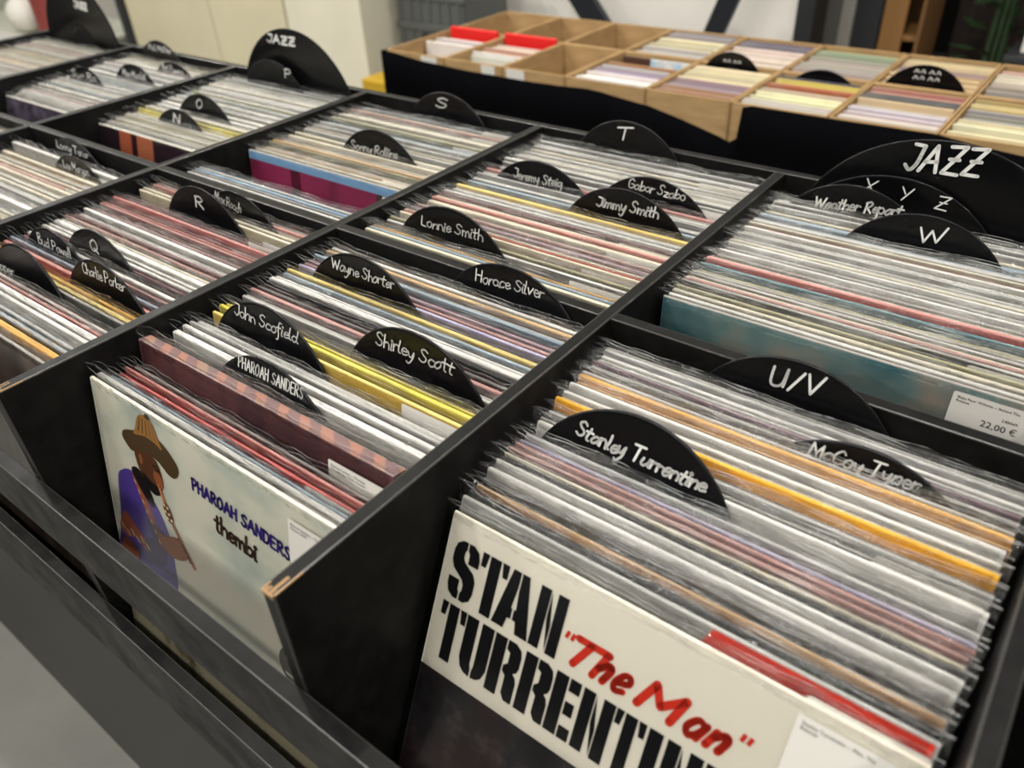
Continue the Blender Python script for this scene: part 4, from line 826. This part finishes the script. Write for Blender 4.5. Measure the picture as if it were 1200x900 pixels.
# grey plastic crates
def crate(z, label):
    r = empty('plastic_crate', (-2.215, 2.30, z)); tag(r, label, 'crate', 'stacked grey crates')
    bm = bmesh.new(); w, d, h = .19, .14, .24
    box(bm, -w, w, -d, d, 0, .01)
    for s in (-1, 1):
        box(bm, s * w - .006, s * w + .006, -d, d, .0, h); box(bm, -w, w, s * d - .006, s * d + .006, .0, h)
    box(bm, -w - .012, w + .012, -d - .012, -d, h - .03, h, .003); box(bm, -w - .012, w + .012, -d - .012, -d, .09, .11, .003)
    for i in range(7): box(bm, -w + .02 + i * .055, -w + .032 + i * .055, -d - .011, -d, .01, h - .03)
    obj('crate_body', bm, mat('grey_crate_plastic', lin((78, 81, 78)), .5), r)
    bm = bmesh.new(); box(bm, -.05, .05, -d - .0135, -d - .011, h - .07, h - .04, .002); obj('handle_hole', bm, M_INK, r)
crate(.0, 'bottom grey plastic crate of the stack between pillar and table'); crate(.2415, 'second grey plastic crate from the floor in the stack by the pillar'); crate(.483, 'topmost grey plastic crate in view in the stack by the pillar')
bm = bmesh.new(); box(bm, -.10, .10, -.07, .07, 0, .30, .008); o = obj('yellow_box', bm, mat('yellow_plastic', lin((176, 142, 26)), .5), None, loc=(-2.30, 1.95, 0.0)); tag(o, 'yellow box on the floor in front of the grey crates', 'box')
# black crossed legs before the white wall
stand = empty('folding_stand', (-1.25, 2.43, 0)); tag(stand, 'black folding stand with crossed slanted legs before the white wall', 'stand')
def slat(p0, p1, w):
    bm = bmesh.new(); d = Vector(p1) - Vector(p0); box(bm, -w / 2, w / 2, -.015, .015, -d.length / 2, d.length / 2, .003)
    o = obj('leg', bm, M_LACQ, stand); o.location = (Vector(p0) + Vector(p1)) / 2 - Vector((-1.25, 2.43, 0)); o.rotation_euler = (0, math.atan2(d.x, d.z), 0); return o
M_LACQ = mat('black_lacquer', lin((22, 25, 32)), .4)
slat((-1.12, 2.40, .02), (-1.72, 2.40, .72), .10); slat((-1.235, 2.46, .02), (-.95, 2.46, .75), .075)
# dim open area at the right
plane_wall('trim_3', -.80, -.735, 2.60, 2.74, 0, 2.9, mat('door_frame_black', lin((30, 31, 34)), .5))
simple('grey_locker', 'grey locker with one dark and one light front strip right of the white wall', 'locker', [('locker_body', [(-.86, -.61, 3.02, 3.4, 0, 1.8)], M_DARKG), ('dark_panel', [(-.86, -.765, 3.0, 3.019, 0, 1.8)], mat('mid_grey_paint', lin((92, 90, 86)), .6)), ('light_panel', [(-.763, -.712, 3.0, 3.019, 0, 1.8)], mat('light_grey_paint', lin((150, 147, 139)), .6))])
MS1 = mat('shelf_wood', lin((120, 84, 46)), .6); MS2 = mat('shelf_wood_light', lin((142, 102, 56)), .6)
simple('wooden_shelf', 'narrow brown wooden shelf unit in the dim area behind the boxes', 'shelf', [('front_board', [(-.60, -.515, 3.0, 3.02, .1, 1.5)], MS2), ('side_board', [(-.60, -.585, 3.02, 3.3, 0, 1.5)], MS1), ('side_board', [(-.465, -.45, 3.0, 3.3, 0, 1.5)], MS1)] + [('shelf_board', [(-.585, -.465, 3.021, 3.279, z, z + .02)], MS2) for z in (.1, .40, .70, 1.1)] + [('back_board', [(-.585, -.465, 3.28, 3.3, 0, 1.5)], mat('shelf_back', lin((90, 60, 32)), .7))])
simple('dark_cabinet', 'dark brown cabinet between the wooden shelf and the plant', 'cabinet', [('cabinet_body', [(-.44, .6, 3.55, 3.9, 0, 1.6)], mat('dark_brown_laminate', lin((46, 34, 28)), .6))])
pl = empty('potted_plant', (-.22, 3.26, 0)); tag(pl, 'dark leafy potted plant in the dim corner right of the shelf', 'plant')
bm = bmesh.new(); bmesh.ops.create_cone(bm, cap_ends=True, segments=24, radius1=.10, radius2=.13, depth=.25); bmesh.ops.translate(bm, vec=(0, 0, .125), verts=bm.verts); obj('pot', bm, mat('terracotta', lin((90, 52, 36)), .8), pl)
bm = bmesh.new(); rp = random.Random(3)
for i in range(70):
    a = rp.uniform(0, 6.28); ln = rp.uniform(.07, .13); z0 = rp.uniform(.3, .95); rad = rp.uniform(.02, .12); b0 = Vector((math.cos(a) * rad, math.sin(a) * rad, z0)); d = Vector((math.cos(a), math.sin(a), rp.uniform(-.2, .6))).normalized(); s = d.cross(Vector((0, 0, 1))).normalized() * ln * .28
    vs = [bm.verts.new(p) for p in (b0, b0 + d * ln * .4 + s, b0 + d * ln * .8 + s * .5, b0 + d * ln, b0 + d * ln * .8 - s * .5, b0 + d * ln * .4 - s)]; bm.faces.new(vs)
for i in range(8):
    a = i * .8; box(bm, math.cos(a) * .03 - .004, math.cos(a) * .03 + .004, math.sin(a) * .03 - .004, math.sin(a) * .03 + .004, .24, .95)
obj('foliage', bm, mat('dark_leaf', lin((46, 74, 40)), .6), pl)
simple('low_side_table', 'dark low side table at the right photo edge behind the boxes', 'side table', [('table_top', [(-.13, .30, 2.85, 3.1, .40, .425)], M_DARKG)] + [('leg', [(x, x + .03, y, y + .03, 0, .4)], M_DARKG) for x in (-.12, .26) for y in (2.86, 3.06)])
bm = bmesh.new(); box(bm, -.09, .20, 2.9, 3.06, .4255, .66, .006); tag(obj('white_carton', bm, M_WHITE), 'white carton on the dark low side table at the right photo edge', 'carton')
# clutter beyond the left end of the rack
simple('display_counter', 'low grey green counter far beyond the left end of the rack', 'counter', [('counter_body', [(-6.2, -4.62, 1.55, 2.25, 0, .22)], plaster('counter_paint', lin((176, 180, 166)))), ('counter_top', [(-6.22, -4.60, 1.53, 2.27, .221, .245)], plaster('counter_top_paint', lin((186, 188, 174))))])
simple('black_bin', 'black bin with a grey rim at the left photo edge', 'bin', [('bin_body', [(-2.95, -2.22, .30, .58, 0, .70)], M_WOOD), ('rim', [(-2.96, -2.21, .29, .59, .701, .735)], mat('grey_rim', lin((120, 118, 112)), .5))])
def knick(name, label, cat, x, y, z, build, m):
    bm = bmesh.new(); build(bm); o = obj(name, bm, m, None, loc=(x, y, z), smooth=False); tag(o, label, cat); return o
knick('white_bowl', 'blurred white bowl on the counter at upper left', 'bowl', -5.25, 1.8, .246, lambda bm: (bmesh.ops.create_uvsphere(bm, u_segments=20, v_segments=12, radius=.10), bmesh.ops.translate(bm, vec=(0, 0, .10), verts=bm.verts)), M_WHITE)
knick('red_tin', 'blurred dark red tin on the counter at upper left', 'tin', -5.02, 1.85, .246, lambda bm: (bmesh.ops.create_cone(bm, cap_ends=True, segments=20, radius1=.09, radius2=.09, depth=.34), bmesh.ops.translate(bm, vec=(0, 0, .17), verts=bm.verts)), mat('red_tin_paint', lin((126, 52, 48)), .5))
knick('green_bottle', 'blurred green bottle on the counter at upper left', 'bottle', -4.80, 1.85, .246, lambda bm: (bmesh.ops.create_cone(bm, cap_ends=True, segments=20, radius1=.055, radius2=.045, depth=.36), bmesh.ops.translate(bm, vec=(0, 0, .18), verts=bm.verts)), mat('green_glass', lin((92, 126, 72)), .3))
